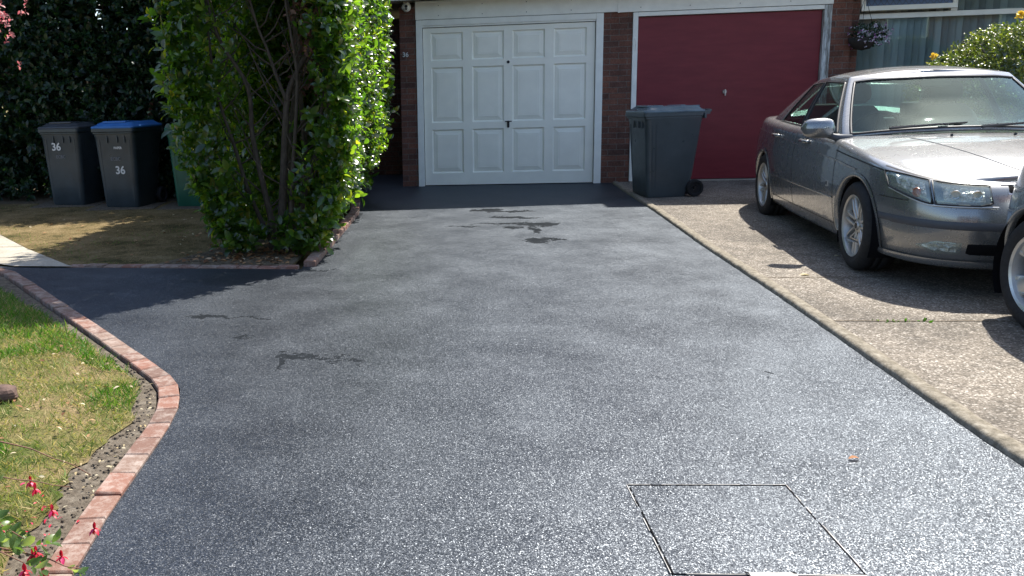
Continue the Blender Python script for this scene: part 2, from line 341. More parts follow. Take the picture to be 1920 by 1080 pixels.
def text(name, s, size, m, parent, loc, rot, ext=.002, bold=0.0):
    c = bpy.data.curves.new(name, 'FONT'); c.body = s; c.size = size; c.extrude = ext; c.align_x = 'CENTER'; c.align_y = 'CENTER'; c.offset = bold
    t = bpy.data.objects.new('t', c); COL.objects.link(t); bpy.context.view_layer.update()
    me = bpy.data.meshes.new_from_object(t.evaluated_get(bpy.context.evaluated_depsgraph_get())); bpy.data.objects.remove(t)
    o = link(name, me, m, parent); o.location = loc; o.rotation_euler = rot; return o
LT = {  # leaf outlines: rows of (along, half width, lift)
 'oval': [(0, .015, 0), (.18, .16, .03), (.45, .25, .06), (.75, .19, .04), (1, .01, -.05)],
 'long': [(0, .02, 0), (.3, .19, .04), (.7, .19, .02), (1, .01, -.12)],
 'blade': [(0, .05, 0), (.5, .04, .04), (1, .004, .02)],
}
def leaves(pos, ax, nrm, size, shape='oval', fold=.12):
    """arrays of n leaves -> verts, faces; ax = direction of the leaf, nrm = its upper side"""
    T = LT[shape]; n = len(pos); ax = ax/np.linalg.norm(ax, axis=1)[:, None]
    sd = np.cross(ax, nrm); sd /= (np.linalg.norm(sd, axis=1)[:, None]+1e-9); nn = np.cross(sd, ax)
    vs = []; per = len(T)*3
    for a, hw, lf in T:
        for sgn in (-1, 0, 1):
            z = lf + (fold*hw*2 if sgn else 0)
            vs.append(pos + (ax*a + sd*(hw*sgn) + nn*z)*size[:, None])
    V = np.stack(vs, 1).reshape(-1, 3)
    f = []
    for i in range(len(T)-1):
        for j in range(2): f.append((i*3+j, i*3+j+1, (i+1)*3+j+1, (i+1)*3+j))
    F = (np.array(f)[None] + (np.arange(n)*per)[:, None, None]).reshape(-1, 4)
    return V, F
def leafobj(name, parts, m, parent=None, smooth=True):
    Vs, Fs, n = [], [], 0
    for V, F in parts: Vs.append(V); Fs.append(F+n); n += len(V)
    V = np.concatenate(Vs); F = np.concatenate(Fs)
    me = bpy.data.meshes.new(name); me.vertices.add(len(V)); me.vertices.foreach_set('co', V.ravel())
    me.loops.add(F.size); me.polygons.add(len(F)); me.loops.foreach_set('vertex_index', F.ravel().astype(np.int32))
    me.polygons.foreach_set('loop_start', (np.arange(len(F))*4).astype(np.int32))
    me.update(calc_edges=True); me.validate()
    return link(name, me, m, parent, smooth)
def unit(v): return v/(np.linalg.norm(v, axis=-1, keepdims=True)+1e-9)
def shoots(base, d, n, length, lsize, shape='oval', spread=.9, up=.35):
    """n leaves alternating along each shoot (base, direction d)"""
    m_ = len(base); L = np.asarray(length)*np.ones(m_)
    t = np.tile(np.linspace(.1, 1, n), (m_, 1)); b = base[:, None]+d[:, None]*(t*L[:, None])[..., None]
    ph = rng.uniform(0, 6.28, (m_, 1)) + np.arange(n)[None]*2.4
    a = unit(np.cross(d, rng.normal(size=(m_, 3)))); c = np.cross(d, a)
    out = a[:, None]*np.cos(ph)[..., None]+c[:, None]*np.sin(ph)[..., None]
    ax = unit(out*spread + d[:, None]*.7 + np.array([0, 0, up-.25])+rng.normal(size=out.shape)*.15)
    nr = unit(d[:, None]*.9 - out*.2 + np.array([0, 0, .6])+rng.normal(size=out.shape)*.35)
    sz = lsize*rng.uniform(.5, 1.25, (m_, n))
    return leaves(b.reshape(-1, 3), ax.reshape(-1, 3), nr.reshape(-1, 3), sz.ravel(), shape)
#SETTING
# ---------------------------------------------------------------- setting
OUT = [(-9, -4.45), (-5.2, -4.95), (-3.5, -5.21), (-3.234, -5.373), (-3.01, -5.52), (-1.769, -6.921), (-1.372, -7.372), (-1.026, -7.77), (-.866, -7.96), (-.76, -8.13), (-.685, -8.36), (-.65, -8.585), (-.633, -8.775), (-.611, -9.079), (-.593, -9.334), (-.553, -9.638), (-.50, -10.2), (-.42, -11.2), (-.36, -13.5)]
o = sheet('ground', [(-300, -300), (300, -300), (300, 300), (-300, 300)], -.07, MT['turf'])
sheet('driveway', [(2.56, .1), (2.56, -13.5)]+OUT[::-1][:-4]+[(-3.5, -5.21), (-3.0, -5.31), (-2.7, -5.32), (-.70, -5.45), (-.70, -2.6), (-.82, -1.5), (-.95, 1.72), (-.31, 1.72), (-.31, .1)], 0, MT['tarmac'])
sheet('neighbour_driveway', [(2.6, .3), (2.6, -13.5), (14, -13.5), (14, .3)], .012, MT['aggregate'])
J = MB()
for y, a in ((-5.9, .02), (-6.99, -.03)):
    n = 60; pts = []
    for i in range(n+1):
        x = 2.62+i*.14; yy = y+a*(i/20)+rng.normal()*.005
        pts.append((x, yy))
    for i in range(n): J.add([(pts[i][0], pts[i][1]-.004, gz(0, y)+.016), (pts[i+1][0], pts[i+1][1]-.004, gz(0, y)+.016), (pts[i+1][0], pts[i+1][1]+.006, gz(0, y)+.016), (pts[i][0], pts[i][1]+.006, gz(0, y)+.016)], [(0, 1, 2, 3)])
tag(J.build('slab_joint', MT['soil']), kind='structure')
# weeds in the joint
b = np.array([[3.0+rng.normal()*.08, -7.0+rng.normal()*.008, gz(0, -7)+.01] for _ in range(26)]); d = unit(rng.normal(size=(26, 3))*.5+[0, 0, .5])
tag(leafobj('joint_weed', [leaves(b, d, unit(rng.normal(size=(26, 3))), rng.uniform(.015, .03, 26), 'oval')], MT['greengrass']), kind='stuff')
# kerb between the drives: a run of cast concrete with a rounded crown
K = MB(); P = []
prof = [(.006, -.03), (.008, .014), (.012, .024), (.022, .030), (.048, .031), (.075, .029), (.088, .020), (.094, .008), (.096, -.03)]
ys = np.arange(-13.5, -.02, .07)
for y in ys:
    wx = .008*math.sin(y*1.7)+rng.normal()*.0018; wz = rng.normal()*.0018
    P.append([(2.528+wx+x, y, gz(0, y)+z+(wz if z > 0 else 0)) for x, z in prof])
K.grid(P); tag(K.build('concrete_kerb', MT['kerb'], smooth=True), 'long weathered concrete kerb with rounded top between the black tarmac and the pale drive', 'kerb')
# path and lawns
sheet('path', [(-2.62, -5.335), (-2.71, -5.26), (-3.469, -4.501), (-4.18, -3.711), (-6.2, -1.7), (-9, -1.0), (-12, -2.2), (-9, -4.3), (-5.2, -4.8), (-3.5, -5.12), (-3.15, -5.30)], .012, MT['path'])
J = MB()
for a, b_ in (((-3.05, -4.93), (-4.6, -5.0)), ((-3.55, -4.42), (-5.6, -4.5)), ((-4.1, -3.8), (-6.5, -3.9)), ((-3.9, -5.08), (-4.5, -3.45)), ((-5.2, -4.8), (-5.5, -2.5))):
    a = Vector(a); b_ = Vector(b_); t = (b_-a).normalized().to_3d(); p = Vector((-t.y, t.x, 0))*.005
    J.add([(q.x, q.y, gz(0, q.y)+.0165) for q in (a.to_3d()-p, b_.to_3d()-p, b_.to_3d()+p, a.to_3d()+p)], [(0, 1, 2, 3)])
tag(J.build('path_joint', MT['soil']), kind='structure')
BL = [(-2.72, -5.24), (-.78, -5.37), (-.78, -2.6), (-.9, -1.5), (-1.0, -.2), (-9, -.2), (-9, -.9), (-6.2, -1.66), (-4.18, -3.69), (-3.469, -4.48)]
sheet('back_lawn', BL, .006, MT['dryturf'])
sheet('planting_bed', [(-1.95, -5.285), (-.79, -5.36), (-.79, -2.6), (-.92, -1.5), (-1.3, -1.5), (-1.7, -3.4), (-1.6, -4.6)], .012, MT['soil'])
sheet('hedge_soil', [(-9, -1.25), (-1.0, -1.25), (-1.0, 1.6), (-9, 1.6)], .010, MT['soil'])
IN = []
for i, (x, y) in enumerate(OUT):
    a = Vector(OUT[max(i-1, 0)]); b_ = Vector(OUT[min(i+1, len(OUT)-1)]); t = (b_-a).normalized(); IN.append((x+t.y*.105, y-t.x*.105))
E0 = [(-9, -4.72), (-3.3, -5.66), (-2.44, -6.46), (-1.78, -7.16), (-1.25, -7.73), (-1.08, -7.95), (-.94, -8.2), (-.84, -8.53), (-.87, -8.86), (-.86, -9.1), (-.82, -9.3), (-.80, -9.5), (-.74, -10), (-.7, -13.5)]
EDGE = []
for (xa, ya), (xb, yb) in zip(E0, E0[1:]):
    n_ = max(1, int(math.hypot(xb-xa, yb-ya)/.05)); EDGE += [(xa+(xb-xa)*i/n_+rng.normal()*.012, ya+(yb-ya)*i/n_+rng.normal()*.008) for i in range(n_)]
EDGE.append(E0[-1])
sheet('soil_strip', IN+[(-9, -13.5), (-9, -5.0)], -.012, MT['sandy'])
sheet('front_lawn', EDGE+[(-9, -13.5)], -.006, MT['turf'])
def edging(pts, side, name, label, step=.163, wid=.095, top=.013):
    B = MB(); P = [Vector(p) for p in pts]; seg = []; L = 0
    for a, b_ in zip(P, P[1:]): seg.append((L, (b_-a).length, a, b_)); L += (b_-a).length
    def at(s):
        for s0, l, a, b_ in seg:
            if s <= s0+l: return a+(b_-a)*((s-s0)/l)
        return P[-1]
    n = int(L/step)
    for i in range(n):
        a = at(i*step+.002); b_ = at((i+1)*step-.002)
        a0 = at(max(0, i*step-.05)); a1 = at(i*step+.05); b0 = at((i+1)*step-.05); b1 = at(min(L, (i+1)*step+.05))
        na = (a1-a0).normalized(); nb = (b1-b0).normalized()
        na = Vector((na.y, -na.x))*side; nb = Vector((nb.y, -nb.x))*side
        t = rng.normal()*.0015; c = .005; z0 = gz(0, a.y)
        rings = []
        for ins, z in ((0, -.06), (0, top-c+t), (c, top+t)):
            d = (b_-a).normalized()*ins
            rings.append([(a.x+na.x*ins+d.x, a.y+na.y*ins+d.y, z0+z), (b_.x+nb.x*ins-d.x, b_.y+nb.y*ins-d.y, z0+z), (b_.x+nb.x*(wid-ins)-d.x, b_.y+nb.y*(wid-ins)-d.y, z0+z+t), (a.x+na.x*(wid-ins)+d.x, a.y+na.y*(wid-ins)+d.y, z0+z+t)])
        vs = [p for r in rings for p in r]; fs = [(j*4+k_, j*4+(k_+1) % 4, (j+1)*4+(k_+1) % 4, (j+1)*4+k_) for j in range(2) for k_ in range(4)]+[(8, 9, 10, 11)]
        if side < 0: fs = [f[::-1] for f in fs]
        B.add(vs, fs)
    o = B.build(name, MT['paver']); return tag(o, label, 'edging')
edging(OUT[1:], 1, 'paver_edging', 'curved row of pinkish red paver blocks edging the green front lawn')
edging([(-2.68, -5.225), (-.70, -5.36)], 1, 'paver_edging', 'straight row of dusty brown pavers between the shaded dry lawn and the tarmac')
edging([(-.695, -5.36), (-.70, -2.6), (-.82, -1.5)], 1, 'paver_edging', 'raised row of red pavers at the foot of the tall leafy shrub beside the tarmac', top=.045)
# ---------------------------------------------------------------- garages
G = empty('garage_building', (2.3, 0, 0), label='low brown brick garage block with one white panelled door and one plain maroon door', cat='garage')
def gb(name, mb, m, parent=None, **k):
    o = mb.build(name, m, parent or G, **k)
    o.matrix_parent_inverse = Matrix.Translation((-2.3, 0, 0)) if (parent is None or parent is G) else Matrix()
    return o
for x0, x1 in ((-.31, -.092), (2.387, 2.757), (5.232, 5.48)):
    gb('brick_pier', MB().box(x0, x1, 0, .34, -.1, 2.42), MT['brick'])
gb('side_wall', MB().box(-.305, -.1, .34, 6, -.1, 2.42), MT['brick'])
gb('back_wall', MB().box(-.1, 9, 5.8, 6, -.1, 2.42), MT['brick'])
gb('passage_wall', MB().box(-7, -.305, 1.74, 1.9, -.1, 2.42), MT['brick'])
gb('inner_lining', MB().box(-.09, 5.23, .42, .5, -.1, 2.42), MT['dark'])
# low roof with shallow eaves; an added upper storey throws the drive shadow
gb('roof', MB().box(-.62, 9.2, -.30, 6.2, 2.52, 2.64), MT['roof'])
gb('eaves_board', MB().box(-.64, 3.2, -.335, -.302, 2.475, 2.645), MT['whiteframe'], bevel=.004)
gb('eaves_board', MB().box(3.205, 9.2, -.335, -.302, 2.475, 2.645), MT['whiteframe'], bevel=.004)
gb('soffit', MB().box(-.62, 9.2, -.301, .3, 2.503, 2.517), MT['whiteframe'])
gb('unseen_upper_wall', MB().box(-.4, 9.2, 1.35, 6.0, 2.64, 4.95), MT['brick'])  # unseen storey, added beneath the shadow-casting roof
gb('unseen_shadow_roof', MB().prism([(-1.0, -.01), (1.20, .26), (4.02, .60), (4.02, .30), (9.6, .29), (9.6, 6.6), (-1.0, 6.6)], 4.95, 5.2), MT['roof'])  # added out of view, outline shaped to cast the stepped shadow on both drives
F1 = gb('fascia_board', MB().box(-.092, 2.568, -.03, .0, 2.245, 2.485), MT['whiteframe'], bevel=.003)
F2 = gb('fascia_board', MB().box(2.574, 5.235, -.03, .0, 2.236, 2.485), MT['whiteframe'], bevel=.003)
gb('joint_cover', MB().box(2.56, 2.585, -.036, -.031, 2.232, 2.484), MT['whiteframe'])
D = MB()
for i in range(4):
    for x in (.22+i*.56, 2.85+i*.6):
        for z in (2.28, 2.42): D.lathe([(0, -.0025), (.005, -.002), (.006, 0)], 8); 
D = MB()
for i in range(4):
    for x in (.22+i*.58, 2.85+i*.62):
        for z in (2.29, 2.42):
            gb('screw_head', MB().add([(x+.006*math.cos(a), -.0335, z+.006*math.sin(a)) for a in np.linspace(0, 2*math.pi, 8, endpoint=False)], [tuple(range(8))]), MT['trim'])
# frames
gb('door_frame', MB().box(-.088, -.003, -.018, .1, .0, 2.24).box(2.289, 2.384, -.018, .1, .0, 2.24).box(-.003, 2.289, -.018, .1, 2.165, 2.24).box(-.003, 2.289, -.004, .1, 2.142, 2.165), MT['whiteframe'], bevel=.004)
gb('door_frame', MB().box(2.76, 2.826, -.018, .1, .0, 2.23).box(2.826, 5.134, -.018, .1, 2.178, 2.23), MT['whiteframe'], bevel=.004)
gb('door_frame', MB().box(5.134, 5.23, -.018, .1, .0, 2.23), MT['worn'], bevel=.004)
# white panelled up and over door
rows = [(.176, .775), (.868, 1.612), (1.70, 2.069)]; cols = [(.107, .538), (.662, 1.086), (1.201, 1.628), (1.745, 2.172)]
xs = [.005]+[c for p in cols for c in p]+[2.281]; zs = [.012]+[c for p in rows for c in p]+[2.134]
B = MB(); yf = .02
for i in range(len(xs)-1):
    for j in range(len(zs)-1):
        if i % 2 and j % 2: continue
        B.add([(xs[i], yf, zs[j]), (xs[i+1], yf, zs[j]), (xs[i+1], yf, zs[j+1]), (xs[i], yf, zs[j+1])], [(0, 1, 2, 3)])
B.box(.006, 2.28, .055, .06, .013, 2.133)
for a, b_, c, d in ((.005, .005, .012, 2.134), (2.281, 2.281, .012, 2.134)): B.add([(a, yf, c), (a, .055, c), (a, .055, d), (a, yf, d)], [(0, 1, 2, 3)])
B.add([(.005, yf, 2.134), (2.281, yf, 2.134), (2.281, .055, 2.134), (.005, .055, 2.134)], [(0, 1, 2, 3)]); B.add([(.005, yf, .012), (2.281, yf, .012), (2.281, .055, .012), (.005, .055, .012)], [(3, 2, 1, 0)])
door = gb('garage_door', B, MT['white'])
PD = [(0, 0), (.003, .006), (.010, .017), (.022, .020), (.034, .017), (.037, .012), (.044, .012), (.078, .004), (.084, .006), (.090, .004)]
for x0, x1 in cols:
    for z0, z1 in rows:
        q = MB(); vs = []
        for ins, dp in PD: vs += [(x0+ins, yf+dp, z0+ins), (x1-ins, yf+dp, z0+ins), (x1-ins, yf+dp, z1-ins), (x0+ins, yf+dp, z1-ins)]
        fs = [(j*4+k_, j*4+(k_+1) % 4, (j+1)*4+(k_+1) % 4, (j+1)*4+k_) for j in range(len(PD)-1) for k_ in range(4)]; l = (len(PD)-1)*4; fs.append((l, l+1, l+2, l+3))
        gb('door_panel', q.add(vs, fs), MT['white'], door)
q = MB(); q.lathe([(0, -.012), (.016, -.012), (.02, -.004), (.02, .0)], 20); o = q.build('door_lock', MT['black'], door, smooth=False); o.location = (1.145, yf, 1.655)
q = MB().box(-.016, .016, -.012, 0, -.075, .0).box(-.045, .045, -.035, -.022, -.012, .002).box(-.008, .008, -.03, 0, -.012, .004)
q.add([(.016*math.cos(a), y_, -.075+.016*math.sin(a)) for y_ in (-.012, 0) for a in np.linspace(math.pi, 2*math.pi, 9)], [tuple(range(9))]+[(i, i+9, i+10, i+1) for i in range(8)])
o = q.build('door_handle', MT['black'], door, bevel=.003); o.location = (1.145, yf, .87)
# plain maroon door
B = MB().box(2.832, 5.128, .035, .07, .03, 2.17); door2 = gb('garage_door', B, MT['maroon'], bevel=.003); door2['label'] = 'plain maroon painted garage door'
q = MB(); q.lathe([(0, -.02), (.022, -.02), (.028, -.006), (.03, 0)], 20); q.box(-.007, .007, -.045, -.02, -.05, .03); o = q.build('door_handle', MT['alloy'], door2); o.location = (3.967, .035, 1.175)
q = MB().tube([(2.79, -.02, 1.90), (2.79, -.05, 1.88), (2.795, -.055, 1.82), (2.80, -.04, 1.79), (2.80, -.05, 1.75)], .006); gb('cabin_hook', q, MT['whiteframe'])
o = text('house_number', '36', .085, MT['numeral'], G, (-.235-2.3, -.006, 1.794), (R(90), 0, 0), .003, .0015)
gb('threshold', MB().box(2.76, 5.23, -.06, .34, -.1, .022), MT['path'])
# dome camera under the eaves
C_ = empty('security_camera', (-.205, -.075, 2.41), label='small white dome security camera under the eaves left of the white door', cat='security camera')
q = MB(); P = []
for i in range(17):
    t = math.pi*i/16; P.append([(.062*math.sin(t)*math.cos(a), .062*math.sin(t)*math.sin(a), .062*math.cos(t)) for a in np.linspace(0, 2*math.pi, 25)])
q.grid(P); q.build('housing', MT['white'], C_, smooth=True)
q = MB(); q.lathe([(0, -.066), (.016, -.066), (.02, -.062), (.02, -.05)], 20); q.lathe([(0, -.058), (.012, -.058), (.014, -.05)], 16); o = q.build('lens', MT['black'], C_); o.location = (.0, 0, .006)
q = MB(); q.lathe([(0, -.0585), (.015, -.0585), (.017, -.052)], 16); o = q.build('lens', MT['black'], C_); o.location = (0, 0, -.022)
MB().box(-.04, .04, .035, .073, -.02, .07).build('mount', MT['white'], C_, bevel=.006)
# ---------------------------------------------------------------- house window bay on the right
H = empty('house', (7.5, .35, 0), label='brown brick house front with wide white framed windows behind the parked cars', cat='house')
def hb(name, mb, m, parent=None, **k):
    o = mb.build(name, m, parent or H, **k)
    if parent is None: o.matrix_parent_inverse = Matrix.Translation((-7.5, -.35, 0))
    return o
hb('wall', MB().box(5.482, 5.62, .12, .6, -.1, 2.9), MT['brick'])
hb('wall', MB().box(5.62, 9.5, .36, .6, -.1, .62), MT['brick'])
hb('wall', MB().box(9.5, 14, .1, .6, -.1, 3.2), MT['brick'])
hb('wall', MB().box(5.48, 9.5, .36, .6, 2.75, 4.0), MT['brick'])
W_ = hb('window', MB().box(5.62, 9.5, .30, .36, .62, .70).box(5.62, 5.68, .30, .36, .70, 2.02).box(9.42, 9.5, .30, .36, .70, 2.7).box(5.62, 9.42, .29, .37, 2.05, 2.115).box(6.80, 6.88, .29, .37, 2.115, 2.7).box(5.62, 5.68, .29, .37, 2.115, 2.7).box(8.1, 8.17, .29, .37, .70, 2.05), MT['whiteframe'], bevel=.004)
def hp(name, mb, m, **k): o = mb.build(name, m, W_, **k); return o
hp('pane', MB().box(5.68, 9.42, .325, .331, .70, 2.05), MT['winglass'])
hp('pane', MB().box(6.88, 9.42, .325, .331, 2.115, 2.7), MT['winglass'])
q = MB()
for i in range(44):
    x = 5.70+i*.086; a = R(48+rng.normal()*4); c, s_ = math.cos(a)*.046, math.sin(a)*.046
    q.add([(x-c, .44+s_, .72), (x+c, .44-s_, .72), (x+c, .44-s_, 2.7), (x-c, .44+s_, 2.7)], [(0, 1, 2, 3)])
hp('vertical_blind', q, MT['blind'])
# top light, tilted open, with diamond leading
cs = empty('opening_light', (0, 0, 0)); cs.parent = W_; cs.matrix_parent_inverse = Matrix()
piv = Matrix.Translation((0, .29, 2.72)) @ Matrix.Rotation(R(-9), 4, 'X')
fr = MB().box(5.66, 6.82, -.03, .01, -.585, -.525).box(5.66, 5.715, -.03, .01, -.525, 0).box(6.765, 6.82, -.03, .01, -.525, 0).box(5.66, 6.82, -.03, .01, 0, .05)
bpy.data.objects.remove(cs)
o = hp('opening_frame', fr, MT['white'], bevel=.004); o.matrix_local = piv
o = hp('leaded_pane', MB().box(5.715, 6.765, -.012, -.006, -.525, 0), MT['leadglass']); o.matrix_local = piv
q = MB()
for k_ in range(-12, 28):
    for sg in (1, -1):
        x0 = 5.715+k_*.075; pts = []
        for t in np.linspace(0, .525, 22):
            x = x0+t*.62*sg
            if 5.715 < x < 6.765: pts.append((x, -.0135, -.525+t))
        if len(pts) > 1: a, b_ = pts[0], pts[-1]; q.add([(a[0]-.004, a[1], a[2]), (a[0]+.004, a[1], a[2]), (b_[0]+.004, b_[1], b_[2]), (b_[0]-.004, b_[1], b_[2])], [(0, 1, 2, 3)])
o = hp('lead_lattice', q, MT['trim']); o.matrix_local = piv
hb('room_lining', MB().box(5.63, 9.49, 1.9, 1.95, 0, 3), MT['seat'])
# hanging basket
HB = empty('hanging_basket', (5.57, -.13, 1.80), label='dark wicker hanging basket of purple and white flowers on the garage corner', cat='hanging basket')
q = MB(); q.lathe([(.0, -.16), (.09, -.14), (.145, -.07), (.165, 0), (.15, .0), (.0, -.02)], 24, 'z'); q.build('basket', MT['basket'], HB, smooth=True)
q = MB()
for a in (0, 2.1, 4.2): q.tube([(.16*math.cos(a), .16*math.sin(a), 0), (0, 0, .5)], .003, 4)
q.tube([(0, 0, .5), (0, .1, .52), (-.02, .24, .48)], .008, 6); q.build('hanger', MT['black'], HB)
n = 130; d = unit(rng.normal(size=(n, 3))+[.25, -.3, .25]); p = d*rng.uniform(.05, .17, (n, 1))*[1.15, 1, .75]+[.04, 0, .03]
leafobj('foliage', [shoots(p, d, 4, .05, .045)], MT['darkleaf'], HB)
n = 75; d = unit(rng.normal(size=(n, 3))*[1, 1, .8]+[.2, -.8, .2]); p = d*rng.uniform(.16, .25, (n, 1))*[1.2, 1, .75]+[.06, 0, .02]
p = np.repeat(p, 5, 0); dd = unit(rng.normal(size=p.shape)); leafobj('flowers', [leaves(p, dd, unit(rng.normal(size=p.shape)), rng.uniform(.018, .032, len(p)), 'oval')], MT['whiteflower'], HB)
#OBJECTS
# ---------------------------------------------------------------- wheelie bins
def rrect(x0, x1, y0, y1, r, n=4):
    pts = []
    for cx, cy, a0 in ((x1-r, y0+r, -90), (x1-r, y1-r, 0), (x0+r, y1-r, 90), (x0+r, y0+r, 180)):
        for i in range(n+1):
            a = R(a0+90*i/n); pts.append((cx+r*math.cos(a), cy+r*math.sin(a)))
    return pts
def make_bin(loc, rz, label, body, lid, scale=1.0, prints=(), group=None, lidglossy=None):
    """front at local -y, wheels and hinge at +y"""
    t = empty('wheelie_bin', loc, rz, label, 'wheelie bin', group); t.scale = (scale,)*3
    P = []
    for z, hx, yf, yb, r in ((.0, .225, -.27, .17, .03), (.03, .235, -.285, .20, .045), (.25, .245, -.30, .25, .045), (.55, .262, -.318, .29, .05), (.86, .277, -.335, .325, .05), (.88, .283, -.342, .33, .05), (.93, .286, -.345, .333, .05)):
        P.append([(x, y, z) for x, y in rrect(-hx, hx, yf, yb, r)])
    q = MB(); q.grid([r+[r[0]] for r in P]); q.add(P[0], [tuple(range(len(P[0])))[::-1]])
    q.build('body', body, t, smooth=True).modifiers.new('e', 'EDGE_SPLIT').split_angle = R(40)
    # recessed rib lines on front and sides
    q = MB()
    for x in (-.19, .19):
        q.add([(x-.008, -.291, .08), (x+.008, -.291, .08), (x*1.08+.008, -.338, .84), (x*1.08-.008, -.338, .84), (x-.008, -.283, .08), (x+.008, -.283, .08), (x*1.08+.008, -.33, .84), (x*1.08-.008, -.33, .84)], [(0, 1, 2, 3), (0, 3, 7, 4), (1, 5, 6, 2)])
    for sx in (-1, 1):
        for y in (-.24, -.20):
            q.add([(sx*.2405, y-.006, .1), (sx*.2405, y+.006, .1), (sx*.279, y*1.12+.006, .84), (sx*.279, y*1.12-.006, .84)], [(0, 1, 2, 3)])
            q.add([(sx*.246, y-.003, .1), (sx*.246, y+.003, .1), (sx*.2835, y*1.12+.003, .84), (sx*.2835, y*1.12-.003, .84)], [(0, 1, 2, 3)])
    for x in (-.09, .05, .15): q.box(x-.006, x+.006, -.349, -.335, .80, .885)
    q.build('ribs', body, t)
    q = MB(); q.prism(rrect(-.295, .295, -.375, .335, .035), .93, .975).prism(rrect(-.287, .287, -.36, .33, .04), .905, .93)
    q.box(-.30, .30, .335, .36, .90, .955)
    q.build('rim', body, t, bevel=.006)
    P = []
    for z, ix in ((.972, 0), (.985, -.004), (.998, .002), (1.004, .035), (1.012, .05), (1.03, .075), (1.036, .10)):
        P.append([(x, y, z+.018*(1-((y-.0)/.38)**2)*(1 if z > 1 else 0)) for x, y in rrect(-.298+ix, .298-ix, -.372+ix*1.1, .355-ix*.6, max(.012, .045-ix*.2))])
    q = MB(); q.grid([r+[r[0]] for r in P]); q.add(P[-1], [tuple(range(len(P[-1])))])
    q.build('lid', lid, t, smooth=True).modifiers.new('e', 'EDGE_SPLIT').split_angle = R(30)
    for bx_ in ((-.16, .16, -.30, -.10, 1.035, 1.058), (-.19, -.17, .1, .33, 1.03, 1.05), (.17, .19, .1, .33, 1.03, 1.05)): MB().box(*bx_).build('lid_ridge', lid, t, bevel=.008)
    q = MB().tube([(-.24, .36, .96), (-.24, .43, .985), (.24, .43, .985), (.24, .36, .96)], .017, 8)
    for x in (-.24, 0, .24): q.box(x-.02, x+.02, .33, .42, .945, .985)
    q.build('handle', body, t, bevel=.004)
    q = MB().tube([(-.25, .265, .10), (.25, .265, .10)], .011, 8).box(-.235, .235, .16, .26, .03, .13); q.build('axle', MT['black'], t)
    for sx in (-1, 1):
        q = MB(); q.lathe([(.03, -.012), (.066, -.014), (.07, -.027), (.094, -.027), (.1, -.018), (.1, .018), (.094, .027), (.07, .027), (.066, .014), (.03, .012)], 32)
        wl = q.build('wheel', MT['rubber'], t, smooth=False); wl.rotation_euler = (0, 0, R(90)); wl.location = (sx*.262, .265, .10)
        q = MB()
        for i in range(5):
            a = 2*math.pi*i/5; c, s_ = math.cos(a), math.sin(a); q.tube([(.015*c, 0, .015*s_), (.07*c, 0, .07*s_)], .008, 6)
        q.lathe([(0, -.022), (.02, -.022), (.024, .0), (.02, .022), (0, .022)], 16); q.build('hub', MT['black'], wl)
    for s_, size, x, z, m, b in prints:
        y = -.2845-.0605*z-.005
        text('number' if m is MT['numeral'] else 'lettering', s_, size, m, t, (x, y-.002, z), (R(90+3.4), 0, 0), .001, b)
    return t
g = 'council wheelie bins along the dark hedge'
bn = MT['numeral']; fp = MT['faintprint']
make_bin((-4.47, -1.20, gz(0, -1.2)+.01), R(-9), 'dark wheelie bin numbered 36 near its top, leftmost under the hedge', MT['bin'], MT['binlid'], 1.0, [('36', .135, -.06, .745, bn, .003), ('ECBC', .055, -.01, .62, fp, .001)], g)
make_bin((-3.63, -1.50, gz(0, -1.5)+.01), R(-9), 'dark wheelie bin with a bright blue lid and 36 painted mid height', MT['bin'], MT['binblue'], 1.0, [('36', .135, .045, .46, bn, .003), ('ECBC', .055, .0, .60, fp, .001), ('PAPER', .04, .045, .735, bn, .001)], g)
make_bin((-2.72, -1.52, gz(0, -1.5)+.01), R(-6), 'green wheelie bin half hidden behind the tall leafy shrub', MT['bingreen'], MT['bingreen'], .97, [], g)
make_bin((2.90, -1.42, gz(0, -1.5)+.012), R(-78), 'dark wheelie bin with shiny lid standing in front of the maroon door', MT['bingrey'], MT['binglossy'], 1.0, [])
for (x, y, a, l) in ((-4.56, -1.28, 6, 'worn concrete slab under the leftmost bin'), (-3.67, -1.6, 6, 'worn concrete slab under the blue lidded bin'), (-2.75, -1.62, 4, 'worn concrete slab under the green bin')):
    q = MB().box(-.42, .42, -.36, .3, -.05, .012); o = q.build('paving_slab', MT['sandy'], bevel=.004); o.location = (x, y, gz(0, y)); o.rotation_euler = (0, 0, R(a)); tag(o, l, 'paving slab')
